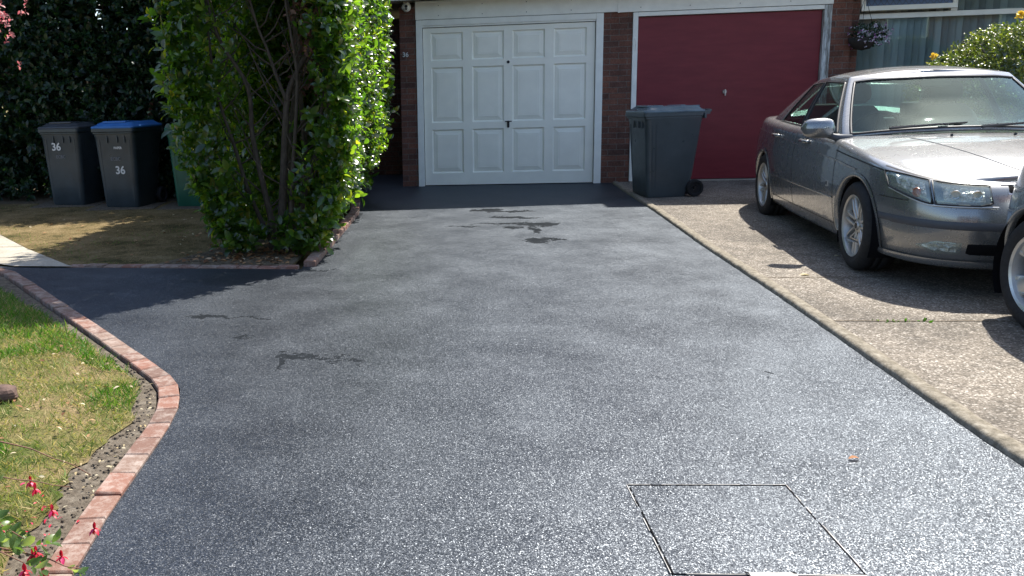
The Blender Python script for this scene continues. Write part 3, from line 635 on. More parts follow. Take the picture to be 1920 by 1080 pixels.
# ---------------------------------------------------------------- cars
def make_wheel(parent, x, y, side, rad, rimr, width, style, alloy):
    """wheel in car space; side -1 = right hand side (outer face towards -y)"""
    q = MB(); q.lathe([(0, .0), (rimr*.62, .0), (rimr*.62, .02), (0, .02)], 40); wl = q.build('wheel', MT['disc'], parent)
    wl.location = (x, y, rad); wl.rotation_euler = (0, R(11 if x else 40), 0 if side < 0 else math.pi)
    hw = width/2
    q = MB(); q.lathe([(rimr-.012, -hw+.012), (rimr+.004, -hw+.001), (rimr+.03, -hw-.004), (rad-.05, -hw-.006), (rad-.022, -hw+.004), (rad-.006, -hw+.022), (rad, -hw+.05), (rad+.0, -.028), (rad-.008, -.026), (rad-.008, -.018), (rad, -.016), (rad, .016), (rad-.008, .018), (rad-.008, .026), (rad, .028), (rad, hw-.05), (rad-.02, hw), (rimr, hw-.01)], 72); q.build('tyre', MT['rubber'], wl, smooth=True)
    q = MB(); q.lathe([(rimr+.008, -hw+.008), (rimr-.002, -hw+.002), (rimr-.014, -hw+.01), (rimr-.022, -hw+.035), (rimr-.03, -.02), (rimr-.03, hw-.02), (rimr+.004, hw-.01)], 64)
    y0 = -hw+.022
    def spoke(a, w0, w1, r0, r1, th=.028, off=0.):
        c, s_ = math.cos(a), math.sin(a); vs = []
        for r, w_, yy in ((r0, w0, y0+.018), ((r0+r1)/2, (w0+w1)/2, y0+.004), (r1, w1, y0+.002)):
            for dw, dy in ((-w_, .008), (-w_*.6, 0), (w_*.6, 0), (w_, .008), (w_, th), (-w_, th)):
                vs.append((r*c-(dw+off)*s_, yy+dy, r*s_+(dw+off)*c))
        fs = [(i*6+j, i*6+(j+1) % 6, (i+1)*6+(j+1) % 6, (i+1)*6+j) for i in range(2) for j in range(6)]
        q.add(vs, fs)
    if style == 7:
        for i in range(7):
            a = 2*math.pi*i/7
            for sg in (-1, 1): spoke(a+sg*.02, .0125, .0115, .045, rimr-.012, off=sg*.021)
        q.lathe([(0, y0+.006), (.03, y0+.006), (.033, y0+.014), (.062, y0+.018), (.07, y0+.045)], 40)
    else:
        for i in range(5):
            a = 2*math.pi*i/5+.1
            spoke(a, .030, .047, .04, rimr-.01, th=.03)
            for sg in (-1, 1): spoke(a+sg*.24, .012, .016, rimr*.72, rimr-.01, th=.03)
        q.lathe([(0, y0+.012), (.03, y0+.012), (.034, y0+.008), (.075, y0+.012), (.085, y0+.045)], 40)
    rm = q.build('rim', alloy, wl, smooth=True); rm.modifiers.new('e', 'EDGE_SPLIT').split_angle = R(32)
    for i in range(5):
        a = 2*math.pi*(i+.5)/5+.1; c, s_ = .055*math.cos(a), .055*math.sin(a); q = MB()
        q.add([(c+.0085*math.cos(b), y0+.0075 if style != 7 else y0+.015, s_+.0085*math.sin(b)) for b in np.linspace(0, 2*math.pi, 10, endpoint=False)], [tuple(range(10))]); q.build('bolt', MT['black'], wl)
    q = MB(); q.add([(.022*math.cos(b), y0+.004 if style == 7 else y0+.010, .022*math.sin(b)) for b in np.linspace(0, 2*math.pi, 20, endpoint=False)], [tuple(range(20))])
    q.build('hub_cap', MT['black'], wl)
    return wl

def lerp(a, b, t): return a+(b-a)*t
def interp(tab, x): return float(np.interp(x, [a for a, _ in tab], [b for _, b in tab]))
def smooth_interp(tab):
    """cubic through the table, sampled"""
    xs = np.array([a for a, _ in tab]); ys_ = np.array([b for _, b in tab]); m = np.gradient(ys_, xs)
    def f(x):
        i = int(np.clip(np.searchsorted(xs, x)-1, 0, len(xs)-2)); h = xs[i+1]-xs[i]; t = min(max((x-xs[i])/h, 0), 1)
        return float((2*t**3-3*t*t+1)*ys_[i]+(t**3-2*t*t+t)*h*m[i]+(-2*t**3+3*t*t)*ys_[i+1]+(t**3-t*t)*h*m[i+1])
    return f

def make_car(loc, heading, scale, label, paint, sp, group=None):
    t = empty('parked_car', loc, heading, label, 'car', group); t.scale = (scale,)*3
    n = sp['n']; xm = sp['xm']; F = smooth_interp(sp['F']); RR = smooth_interp(sp['R']); Bw = smooth_interp(sp['B']); ZT = smooth_interp(sp['ZT']); ZB = smooth_interp(sp['ZB']); CR = smooth_interp(sp['CR'])
    fr = sp['fr']
    def base(th, z):
        c, s_ = math.cos(th), max(math.sin(th), 0); ext = (F(z)-xm) if c > 0 else (xm-RR(z))
        return xm+math.copysign(abs(c)**(2/n), c)*ext, Bw(z)*s_**(2/n)
    def pt(th, v):
        x0, y0 = base(th, .6); zt = ZT(x0); zb = ZB(x0); z = lerp(zb, zt, v); x, y = base(th, z)
        d = zt-z; ins = 0
        if d < fr: ins = fr*(1-math.sqrt(max(0, 1-(1-d/fr)**2)))
        k_ = 1-ins/.9; x = xm+(x-xm)*(1-ins/2.4); y *= k_
        return Vector((x, y, z))
    # arc length spaced theta
    ths = np.linspace(0, math.pi, 4000); pp = np.array([base(a, .6) for a in ths]); L = np.concatenate([[0], np.cumsum(np.linalg.norm(np.diff(pp, axis=0), axis=1))])
    NT = 260; th = np.interp(np.linspace(0, L[-1], NT), L, ths)
    vs_ = list(np.linspace(0, .93, 30))+list(1-.07*(1-np.linspace(0, 1, 9)[1:])**1.6)
    NV = len(vs_)
    grid = [[pt(a, v) for v in vs_] for a in th]
    def th_y(y, z): return math.asin(min(1, (y/Bw(z))**(n/2)))
    def th_x(x, z):
        c = (x-xm)/(F(z)-xm) if x > xm else (x-xm)/(xm-RR(z)); return math.acos(math.copysign(min(1, abs(c)**(n/2)), c))
    arches = [(0, sp['ra']), (-sp['wb'], sp['ra'])]; rz_ = sp['rw']
    def side(sg):
        q = MB(); G_ = [[Vector((p.x, p.y*sg, p.z)) for p in r] for r in grid]
        keep = []; bad = set(); used = set()
        for i in range(NT-1):
            for j in range(NV-1):
                c = (G_[i][j]+G_[i+1][j]+G_[i+1][j+1]+G_[i][j+1])/4
                if abs(c.y) > .5 and any(math.hypot(c.x-ax, c.z-rz_) < ra for ax, ra in arches):
                    bad |= {(i, j), (i+1, j), (i, j+1), (i+1, j+1)}
                else: keep.append((i, j)); used |= {(i, j), (i+1, j), (i, j+1), (i+1, j+1)}
        for (i, j) in bad & used:
            p = G_[i][j]
            for ax, ra in arches:
                d = math.hypot(p.x-ax, p.z-rz_)
                if .6*ra < d < 1.4*ra: p.x = ax+(p.x-ax)*ra/d; p.z = rz_+(p.z-rz_)*ra/d; break
        fs = []
        for i, j in keep:
            f = (i*NV+j, (i+1)*NV+j, (i+1)*NV+j+1, i*NV+j+1); fs.append(f if sg < 0 else f[::-1])
        q.add([p for r in G_ for p in r], [f[::-1] for f in fs]); return q
    # top skin: bonnet and boot deck
    def topgrid(sg):
        P = []
        for i in range(NT):
            e = grid[i][-1]; zc = e.z+CR(e.x); row = []
            for r in np.linspace(1, 0, 14):
                row.append(Vector((e.x+(1-r*r)*sp.get('nosebow', 0)*max(0, (e.x-.2))/1., e.y*r*sg, zc-(zc-e.z)*abs(r)**2.2)))
            P.append(row)
        return P
    q = side(-1); s2_ = side(1); q.add(s2_.v, s2_.f)
    cb = sp['cab']
    for sg in (-1, 1):
        TG = topgrid(sg); nu, nv = len(TG), len(TG[0]); fs = []
        for i in range(nu-1):
            for j in range(nv-1):
                c = (TG[i][j]+TG[i+1][j+1])/2
                if cb['xC'][0]+.04 < c.x < cb['xA'][0]-.03 and abs(c.y) < cb['w0']-.06: continue
                f = (i*nv+j, (i+1)*nv+j, (i+1)*nv+j+1, i*nv+j+1); fs.append(f[::-1] if sg < 0 else f)
        q.add([p for r in TG for p in r], fs)
    body = q.build('body', paint, t, smooth=True)
    me = body.data; bm = bmesh.new(); bm.from_mesh(me); bmesh.ops.remove_doubles(bm, verts=bm.verts, dist=.0006)
    bmesh.ops.delete(bm, geom=[v for v in bm.verts if not v.link_faces], context='VERTS'); bmesh.ops.recalc_face_normals(bm, faces=bm.faces)
    bm.to_mesh(me); bm.free(); me.polygons.foreach_set('use_smooth', [True]*len(me.polygons))
    ss = body.modifiers.new('t', 'SOLIDIFY'); ss.thickness = .012; ss.offset = -1
    # floor and wheel wells
    q = MB().prism([(.40, -.6), (.40, .6), (-sp['wb']-.42, .6), (-sp['wb']-.42, -.6)], .2, .26)
    q.box(-sp['wb']+.40, -.40, -.8, .8, .2, .25)
    q.box(sp['ra']+.02, sp['ra']+.06, -.6, .6, .24, .6); q.box(-.55, -.45, -.78, .78, .25, .78); q.box(-sp['wb']+.42, -sp['wb']+.50, -.78, .78, .25, .8)
    for ax, ra in arches:
        for sg in (-1, 1):
            P = []
            for a in np.linspace(-.5, math.pi+.5, 26): P.append([(ax+(ra+.004)*math.cos(a), sg*yy, rz_+(ra+.004)*math.sin(a)) for yy in (.53, Bw(.5)-.035)])
            q.grid(P); q.add([(ax+(ra+.004)*math.cos(a), sg*.53, rz_+(ra+.004)*math.sin(a)) for a in np.linspace(-.5, math.pi+.5, 26)], [tuple(range(26))])
    q.build('underbody', MT['dark'], t)
    # rolled arch lips
    q = MB()
    for ax, ra in arches:
        for sg in (-1, 1):
            q = MB(); P = []
            for a in np.linspace(-.25, math.pi+.25, 44):
                x, z = ax+ra*math.cos(a), rz_+ra*math.sin(a)
                if z < ZB(x)+.01: continue
                y = base(th_x(x, z), z)[1]
                P.append([(ax+(ra+.028)*math.cos(a), sg*(y+.002), rz_+(ra+.028)*math.sin(a)), (ax+(ra+.012)*math.cos(a), sg*(y+.009), rz_+(ra+.012)*math.sin(a)), (ax+(ra-.003)*math.cos(a), sg*(y+.006), rz_+(ra-.003)*math.sin(a)), (ax+(ra-.004)*math.cos(a), sg*(y-.03), rz_+(ra-.004)*math.sin(a))])
            q.grid(P); q.build('arch_lip', paint, t, smooth=True)
    def surf_n(p, th_):
        x, y = p.x, p.y
        a = base(th_-.004, p.z); b_ = base(th_+.004, p.z); tx, ty = b_[0]-a[0], b_[1]-a[1]; l = math.hypot(tx, ty)+1e-9
        return Vector((ty/l, -tx/l, 0)) if (ty*(x-xm)-tx*y) > 0 else Vector((-ty/l, tx/l, 0))
    def S(kind, c, z, off, sg):
        """point on the skin: kind 'y' = given distance from centre at the nose, 'ry' tail, 'x' = given station on the side"""
        th_ = th_x(c, z) if kind == 'x' else (th_y(c, z) if kind == 'y' else math.pi-th_y(c, z))
        x, y = base(th_, z); p = Vector((x, y, z)); nn = surf_n(p, th_); p += nn*off
        zt = ZT(base(th_, .6)[0]); d = zt-z
        if 0 <= d < fr: ins = fr*(1-math.sqrt(max(0, 1-(1-d/fr)**2))); p.x = xm+(p.x-xm)*(1-ins/2.4); p.y *= 1-ins/.9
        return Vector((p.x, p.y*sg, p.z))
    def patch(name, kind, cs, zlo, zhi, off, m, sgs=(-1, 1), nz=6, parent=None, bulge=0.):
        for sg in sgs:
            q = MB(); P = []
            for i, c in enumerate(cs):
                lo = zlo(c) if callable(zlo) else zlo; hi = zhi(c) if callable(zhi) else zhi
                P.append([S(kind, c, lerp(lo, hi, j/nz), off-(.006 if j in (0, nz) or i in (0, len(cs)-1) else 0)+bulge*math.sin(math.pi*j/nz), sg) for j in range(nz+1)])
            q.grid(P, flip=(sg > 0) ^ (kind == 'ry') ^ (kind == 'x')); o_ = q.build(name, m, parent or t, smooth=True)
        return o_
    def strip(name, kind, pts, wd, m, sgs=(-1, 1), off=.0016, horiz=False):
        for sg in sgs:
            q = MB(); P = []
            for c, z in pts:
                if horiz: P.append([S(kind, c, z-wd/2, off, sg), S(kind, c, z, off*1.6, sg), S(kind, c, z+wd/2, off, sg)])
                else: P.append([S(kind, c-wd/2, z, off, sg), S(kind, c, z, off*1.2, sg), S(kind, c+wd/2, z, off, sg)])
            q.grid(P); o_ = q.build(name, m, t, smooth=True)
        return o_
    C = dict(t=t, S=S, patch=patch, strip=strip, base=base, th_x=th_x, th_y=th_y, ZT=ZT, CR=CR, grid=grid)
    # cabin
    cb = sp['cab']
    def ring(u, v):
        w_ = lerp(cb['w0'], cb['w1'], v**1.25)
        xA = lerp(cb['xA'][0], cb['xA'][1], v); xC = lerp(cb['xC'][0], cb['xC'][1], v); fb = lerp(*cb['fb'], v); rb = lerp(*cb['rb'], v)
        if u <= 1:
            y = u*w_; x = xA+fb*(1-u**2.3)
        elif u <= 2: s_ = u-1; y = w_*(1-.05*s_*s_*(1+v)+.02*math.sin(math.pi*s_)); x = lerp(xA, xC, s_)
        else: k_ = 3-u; y = w_*(1-.05*(1+v))*k_; x = xC-rb*(1-k_**2.3)
        zb = cb['zb'](x, y); zt = cb['zt'](u)
        return Vector((x, y, lerp(zb, zt, v)))
    uA, uB0, uB1, uC, uR = cb['u']
    us = sorted(set([round(x, 5) for x in list(np.linspace(0, uA, 14))+list(np.linspace(uA, 1.05, 7))+list(np.linspace(1.05, uB0, 8))+list(np.linspace(uB0, uB1, 3))+list(np.linspace(uB1, uC, 9))+list(np.linspace(uC, uR, 10))+list(np.linspace(uR, 3, 12))]))
    vv = [0, .03, .07]+list(np.linspace(.07, cb['vt'], 9)[1:])+[lerp(cb['vt'], 1, .4), lerp(cb['vt'], 1, .75), 1]
    def iswin(u, v):
        if not (.03 < v < cb['vt']): return None
        if u < uA: return 'windscreen'
        if 1.05 < u < uB0: return 'front'
        if uB0 <= u <= uB1: return 'pillar'
        if uB1 < u < uC: return 'rear'
        if u > uR: return 'back'
        return None
    shell = MB(); wins = {k_: MB() for k_ in ('windscreen', 'front', 'rear', 'pillar', 'back')}
    for sg in (-1, 1):
        for i in range(len(us)-1):
            for j in range(len(vv)-1):
                ps = [ring(us[i], vv[j]), ring(us[i+1], vv[j]), ring(us[i+1], vv[j+1]), ring(us[i], vv[j+1])]
                for p in ps: p.y *= sg
                kd = iswin((us[i]+us[i+1])/2, (vv[j]+vv[j+1])/2)
                f = [(0, 1, 2, 3) if sg > 0 else (3, 2, 1, 0)]
                (wins[kd] if kd else shell).add(ps, f)
        # roof
        P = []
        for u in us:
            e = ring(u, 1); zc = cb['zr'](e.x); row = []
            for r in np.linspace(1, 0, 12): row.append(Vector((e.x, e.y*r*sg, zc-(zc-e.z)*r**2.4)))
            P.append(row)
        shell.grid(P, flip=sg > 0)
    def weld(o, sol=0):
        bm = bmesh.new(); bm.from_mesh(o.data); bmesh.ops.remove_doubles(bm, verts=bm.verts, dist=.0008); bmesh.ops.recalc_face_normals(bm, faces=bm.faces); bm.to_mesh(o.data); bm.free()
        o.data.polygons.foreach_set('use_smooth', [True]*len(o.data.polygons))
        if sol: m_ = o.modifiers.new('s', 'SOLIDIFY'); m_.thickness = sol; m_.offset = -1
        return o
    weld(shell.build('roof', paint, t), .02)
    weld(wins['windscreen'].build('windscreen', MT['glass'], t)); weld(wins['back'].build('rear_window', MT['glass'], t))
    for k_ in ('front', 'rear', 'pillar'):
        for sg in (-1, 1):
            q = MB(); W0 = wins[k_]
            idx = [f for f in W0.f if W0.v[f[0]][1]*sg > 0]; q.add(W0.v, idx); o = q.build('door_pillar' if k_ == 'pillar' else 'side_window', MT['black'] if k_ == 'pillar' else MT['glass'], t); weld(o)
            bm = bmesh.new(); bm.from_mesh(o.data); bmesh.ops.delete(bm, geom=[v for v in bm.verts if not v.link_faces], context='VERTS'); bm.to_mesh(o.data); bm.free()
    # black seals round every pane
    def seal(loop, wd, out, m, name='window_seal'):
        q = MB(); q.tube(loop+[loop[0]], wd, 5, cap=False); return q.build(name, m, t, smooth=True)
    for sg in (-1, 1):
        fl = lambda p: Vector((p.x, p.y*sg, p.z))
        for a, b_ in ((1.05, uB0), (uB1, uC)):
            lp = [fl(ring(u, .03)) for u in np.linspace(a, b_, 10)]+[fl(ring(b_, v)) for v in np.linspace(.1, cb['vt']-.03, 8)]+[fl(ring(u, cb['vt'])) for u in np.linspace(b_, a, 10)]+[fl(ring(a, v)) for v in np.linspace(cb['vt']-.03, .1, 8)]
            seal(lp, .009, 0, MT['black'])
        lp = [fl(ring(u, .0))+Vector((0, sg*.004, .006)) for u in np.linspace(1.02, uC+.03, 30)]
        q = MB(); q.tube(lp, .008, 5); q.build('belt_moulding', MT['chrome'] if sp.get('chrome') else MT['black'], t, smooth=True)
    for ua, va in ((uA, (.03, cb['vt'])),):
        lp = [Vector((p.x, -p.y, p.z)) for p in [ring(u, va[0]) for u in np.linspace(ua, 0, 14)]]+[ring(u, va[0]) for u in np.linspace(0, ua, 14)][1:]
        lp += [ring(ua, v) for v in np.linspace(.1, va[1]-.03, 10)]+[ring(u, va[1]) for u in np.linspace(ua, 0, 14)]+[Vector((p.x, -p.y, p.z)) for p in [ring(u, va[1]) for u in np.linspace(0, ua, 14)]][1:]+[Vector((p.x, -p.y, p.z)) for p in [ring(ua, v) for v in np.linspace(va[1]-.03, .1, 10)]]
        seal(lp, .012, 0, MT['black'])
    # interior
    fx = cb['seatx']
    for sy in (-.36, .36):
        q = MB()
        def cushion(cx, cz, w_, d, h, tilt):
            P = []; ca, sa = math.cos(tilt), math.sin(tilt)
            for i in range(9):
                f = i/8; hh = h*f; k_ = (1-.35*(2*f-1)**4); P.append([])
                for a in np.linspace(0, 2*math.pi, 19): 
                    px = d*k_*math.copysign(abs(math.cos(a))**.5, math.cos(a)); py = w_*k_*math.copysign(abs(math.sin(a))**.5, math.sin(a))
                    P[-1].append((cx+px*ca-hh*sa, sy+py, cz+px*sa+hh*ca))
            q.grid(P); q.add(P[0][:-1], [tuple(range(18))]); q.add(P[-1][:-1], [tuple(range(18))])
        cushion(fx, .52, .24, .07, .62, R(20)); cushion(fx+.28, .42, .25, .27, .13, 0); cushion(fx-.215, 1.14*sp.get('hk', 1), .13, .045, .17, R(12))
        q.build('seat', MT['seat'], t, smooth=True)
    q = MB().box(fx-1.0, fx-.88, -.62, .62, .5, .98).box(fx-.9, fx-.45, -.62, .62, .35, .52)
    for sy in (-.4, .4): q.box(fx-1.0, fx-.92, sy-.12, sy+.12, .98, 1.12)
    q.box(fx-1.42, fx-1.0, -.6, .6, .85, .90)
    q.build('rear_bench', MT['seat'], t, bevel=.03, seg=3)
    d0 = cb['xA'][0]+cb['fb'][0]
    q = MB().prism([(d0-.06, -.45), (d0-.06, .45), (d0-.28, .7), (d0-.62, .72), (d0-.62, -.72), (d0-.28, -.7)], .78, cb['dz']); q.build('dashboard', MT['dash'], t, bevel=.03, seg=3)
    q = MB(); ct = Vector((d0-.80, -.36, .92)); ax = Vector((-.85, 0, .5)).normalized(); e1 = Vector((0, 1, 0)); e2 = ax.cross(e1)
    q.tube([ct+(e1*math.cos(a)+e2*math.sin(a))*.185 for a in np.linspace(0, 2*math.pi, 28)], .014, 6)
    for a in (0, math.pi, -math.pi/2): q.tube([ct, ct+(e1*math.cos(a)+e2*math.sin(a))*.18], .016, 6)
    q.tube([ct, ct-ax*.22], .03, 8); q.build('steering_wheel', MT['black'], t, smooth=True)
    pm = ring(0, .9); q = MB().box(pm.x-.05, pm.x-.025, -.11, .11, pm.z-.075, pm.z-.015); q.build('rear_view_mirror', MT['black'], t, bevel=.008)
    # door seams, skirts
    for x_ in sp['seams']:
        strip('door_seam', 'x', [(x_+sp.get('lean', 0)*(z-.5), z) for z in np.linspace(.26, ZT(x_)-.015, 22)], .007, MT['black'])
    strip('sill_seam', 'x', [(x, .275) for x in np.linspace(-sp['wb']+.42, -.42, 30)], .006, MT['black'], horiz=True)
    # mirrors
    for sg in (-1, 1):
        mx, my, mz = sp['mir']; P = []
        for i in range(13):
            f = i/12; yy = my+f*.235; k_ = (1-(abs(2*f-1))**3.2)**.45 if 0 < i < 12 else .12
            hz, hx = .082*k_*(1-.12*f), .062*k_
            P.append([(mx+.02*math.sin(f*3)+hx*math.cos(a)*(1.0 if math.cos(a) > 0 else .45)-f*.03, sg*yy, mz+hz*math.copysign(abs(math.sin(a))**.8, math.sin(a))) for a in np.linspace(0, 2*math.pi, 21)])
        q = MB(); q.grid(P); mo = q.build('door_mirror', paint, t, smooth=True)
        q = MB(); q.add([(mx-.031-.028*(yy-my)/.235, sg*yy, mz+zz) for yy, zz in ((my+.03, -.055), (my+.205, -.055), (my+.215, .0), (my+.205, .055), (my+.03, .055))], [(0, 1, 2, 3, 4)]); q.build('mirror_glass', MT['chrome'], mo)
        q = MB(); q.tube([(mx-.01, sg*(my-.12), mz-.085), (mx, sg*(my-.02), mz-.075), (mx, sg*(my+.07), mz-.05)], [.035, .028, .02], 10); q.build('mirror_stalk', MT['trim'], mo, smooth=True)
    for sg in (-1, 1):
        for ax in (0, -sp['wb']): make_wheel(t, ax, sg*(sp['track']), sg, sp['rw'], sp['rim'], .215, sp['style'], sp['alloy'])
    return C
m = mat('lamp_reflector_facets', (.5, .5, .48), .35, metal=.6); k = N(m); k.bump(k.math('ADD', k.vor(28, 'Distance', vec=k.pos(True)), k.noise(40, 3, .6, k.pos(True))), 1.0, .03); k.col(k.ramp(k.noise(24, 4, .7, k.pos(True)), [(.35, (.34, .34, .32)), (.6, (.85, .85, .80))])); MT['reflect'] = m
# -- the grey saloon
def zb1(x, y): return interp([(-3.4, .985), (-3.0, .965), (-2.2, .945), (-.9, .925), (-.62, .915), (-.4, .955)], x)+.02*(1-(y/.8)**2)*(1 if x > -.7 else 0)
SPEC1 = dict(n=4.6, xm=-1.40, wb=2.70, ra=.355, rw=.318, rim=.222, track=.765, style=7, alloy=MT['alloy'], fr=.055, nosebow=.03, chrome=False,
    F=[(.15, .82), (.22, .86), (.35, .905), (.5, .915), (.56, .90), (.62, .875), (.70, .82), (.8, .73), (.95, .60)],
    R=[(.15, -3.68), (.3, -3.78), (.5, -3.84), (.62, -3.82), (.8, -3.77), (1.0, -3.70)],
    B=[(.15, .835), (.25, .865), (.45, .893), (.62, .895), (.75, .885), (.85, .868), (.95, .845), (1.1, .81)],
    ZT=[(-3.9, .955), (-3.5, .98), (-2.9, .965), (-2.2, .95), (-.9, .925), (-.5, .905), (0, .86), (.4, .80), (.7, .745), (.85, .715), (1.0, .69)],
    ZB=[(-3.9, .26), (-3.3, .22), (-2.0, .185), (0, .185), (.6, .175), (1, .175)],
    CR=[(-3.9, .01), (-3.3, .04), (-2.8, .05), (-.5, .05), (0, .075), (.5, .07), (.8, .04), (1, .012)],
    cab=dict(w0=.775, w1=.585, xA=(-.66, -1.22), xC=(-2.98, -2.40), fb=(.24, .12), rb=(.14, .06), vt=.90, u=(.93, 1.435, 1.475, 1.80, 2.2), zb=zb1, dz=.935, seatx=-1.55,
             zt=lambda u: interp([(0, 1.392), (.7, 1.383), (1, 1.362), (1.4, 1.372), (1.8, 1.345), (2, 1.325), (3, 1.355)], u), zr=smooth_interp([(-2.6, 1.345), (-2.3, 1.39), (-1.8, 1.44), (-1.45, 1.44), (-1.15, 1.41), (-1.0, 1.385)])),
    seams=(-.42, -1.56), lean=-.06, mir=(-.60, .85, .985))
hd = math.atan2(-.9955, -.0943)
CAR1 = dict(loc=(4.11, -5.71, gz(0, -5.7)+.012), heading=hd, scale=.975)
C1 = make_car(CAR1['loc'], CAR1['heading'], CAR1['scale'], 'grey metallic saloon with seven twin-spoke alloys parked facing the street', MT['paint'], SPEC1)
t, S_, patch, strip = C1['t'], C1['S'], C1['patch'], C1['strip']
ysp = lambda a, b_, n=14: list(np.linspace(a, b_, n))
# bumper, rub strip, lower opening, lamps
strip('bumper_seam', 'x', [(x, .585-.02*(x-.35)) for x in ysp(.36, .62, 10)], .006, MT['black'], horiz=True)
strip('crease', 'x', [(x, interp([(-3.5, .87), (-2.6, .855), (-.4, .755), (0, .72), (.35, .70)], x)) for x in ysp(-3.5, -.02, 60)], .010, MT['paint'], off=.006, horiz=True)
strip('crease', 'x', [(x, .47-.0*(x)) for x in ysp(-2.3, -.42, 40)], .012, MT['paint'], off=.005, horiz=True)
patch('rub_strip', 'y', ysp(.0, .8, 26), .425, .475, .009, MT['trim'], nz=4); patch('rub_strip', 'x', ysp(.36, .62, 10), .43, .475, .008, MT['trim'], nz=4)
patch('lower_grille', 'y', ysp(0, .51, 14), .265, .345, .004, MT['dark'])
q = patch('fog_lamp', 'y', ysp(.52, .705, 12), lambda y: .268+max(0, (y-.64))*.5, lambda y: .345-max(0, (y-.64))*.55, .010, MT['lens'])
patch('lamp_reflector', 'y', ysp(.53, .695, 12), lambda y: .275+max(0, (y-.64))*.4, lambda y: .338-max(0, (y-.64))*.5, .002, MT['reflect'])
strip('splitter', 'y', [(y, .205) for y in ysp(.02, .84, 24)], .042, MT['paint'], off=.014, horiz=True)
patch('grille', 'y', ysp(0, .30, 12), lambda y: .60+y*.15, .695, .004, MT['dark']); patch('grille_bar', 'y', ysp(0.0, .30, 12), .64, .648, .012, MT['chrome'], nz=2)
strip('grille_bar', 'y', [(y, .702) for y in ysp(.0, .33, 12)], .012, MT['chrome'], off=.008, horiz=True)
hl_lo = lambda y: .575+max(0, (.45-y))*.25
hl_hi = lambda y: C1['ZT'](C1['base'](C1['th_y'](y, .62), .6)[0])-.020
for nm, a, b_, lm in (('headlight', .39, .648, 'alloy'), ('indicator_lamp', .662, .80, 'alloy')):
    for sg in (-1, 1):
        hl = patch(nm, 'y', ysp(a, b_, 14), (hl_lo if nm == 'headlight' else (lambda y: .577+max(0, y-.665)**1.6*1.9)), (hl_hi if nm == 'headlight' else (lambda y: hl_hi(y)-max(0, y-.72)**2*2.5)), .014, MT['lens'], sgs=(sg,), bulge=.004)
        patch('reflector', 'y', ysp(a+.01, b_-.01, 10), (lambda y: .583) if nm == 'headlight' else (lambda y: .587+max(0, y-.665)**1.6*1.9), lambda y: hl_hi(y)-.006, .001, MT['reflect'], sgs=(sg,), parent=hl)
        lo_, hi_ = ((hl_lo, hl_hi) if nm == 'headlight' else ((lambda y: .577+max(0, y-.665)**1.6*1.9), (lambda y: hl_hi(y)-max(0, y-.72)**2*2.5)))
        q = MB(); lp = [S_('y', y, lo_(y), .012, sg) for y in ysp(a, b_, 14)]+[S_('y', y, hi_(y), .012, sg) for y in ysp(b_, a, 14)]
        q.tube(lp+[lp[0]], .0055, 6); q.build('lamp_gasket', MT['black'], hl, smooth=True)
        P_ = MB()
        for cy, rr_, mm in (((.46, .024, 0), (.56, .024, 0)) if nm == 'headlight' else ((.715, .026, 1),)):
            c = S_('y', cy, .637, .004, sg); nn = (S_('y', cy, .637, .03, sg)-c).normalized(); e1 = Vector((0, 0, 1)); e2 = nn.cross(e1)
            P_.add([c+nn*.004+(e1*math.cos(b)+e2*math.sin(b))*rr_ for b in np.linspace(0, 2*math.pi, 22, endpoint=False)], [tuple(range(22))])
            P_.tube([c+nn*.006+(e1*math.cos(b)+e2*math.sin(b))*rr_ for b in np.linspace(0, 2*math.pi, 24)], .004, 5)
        P_.build('bulb' if nm == 'indicator_lamp' else 'projector', MT['amber'] if nm == 'indicator_lamp' else MT['chrome'], hl)
strip('lamp_surround', 'y', [(y, .567+max(0, y-.665)**1.6*1.9) for y in ysp(.36, .80, 24)], .011, MT['alloy_b'], off=.010, horiz=True)
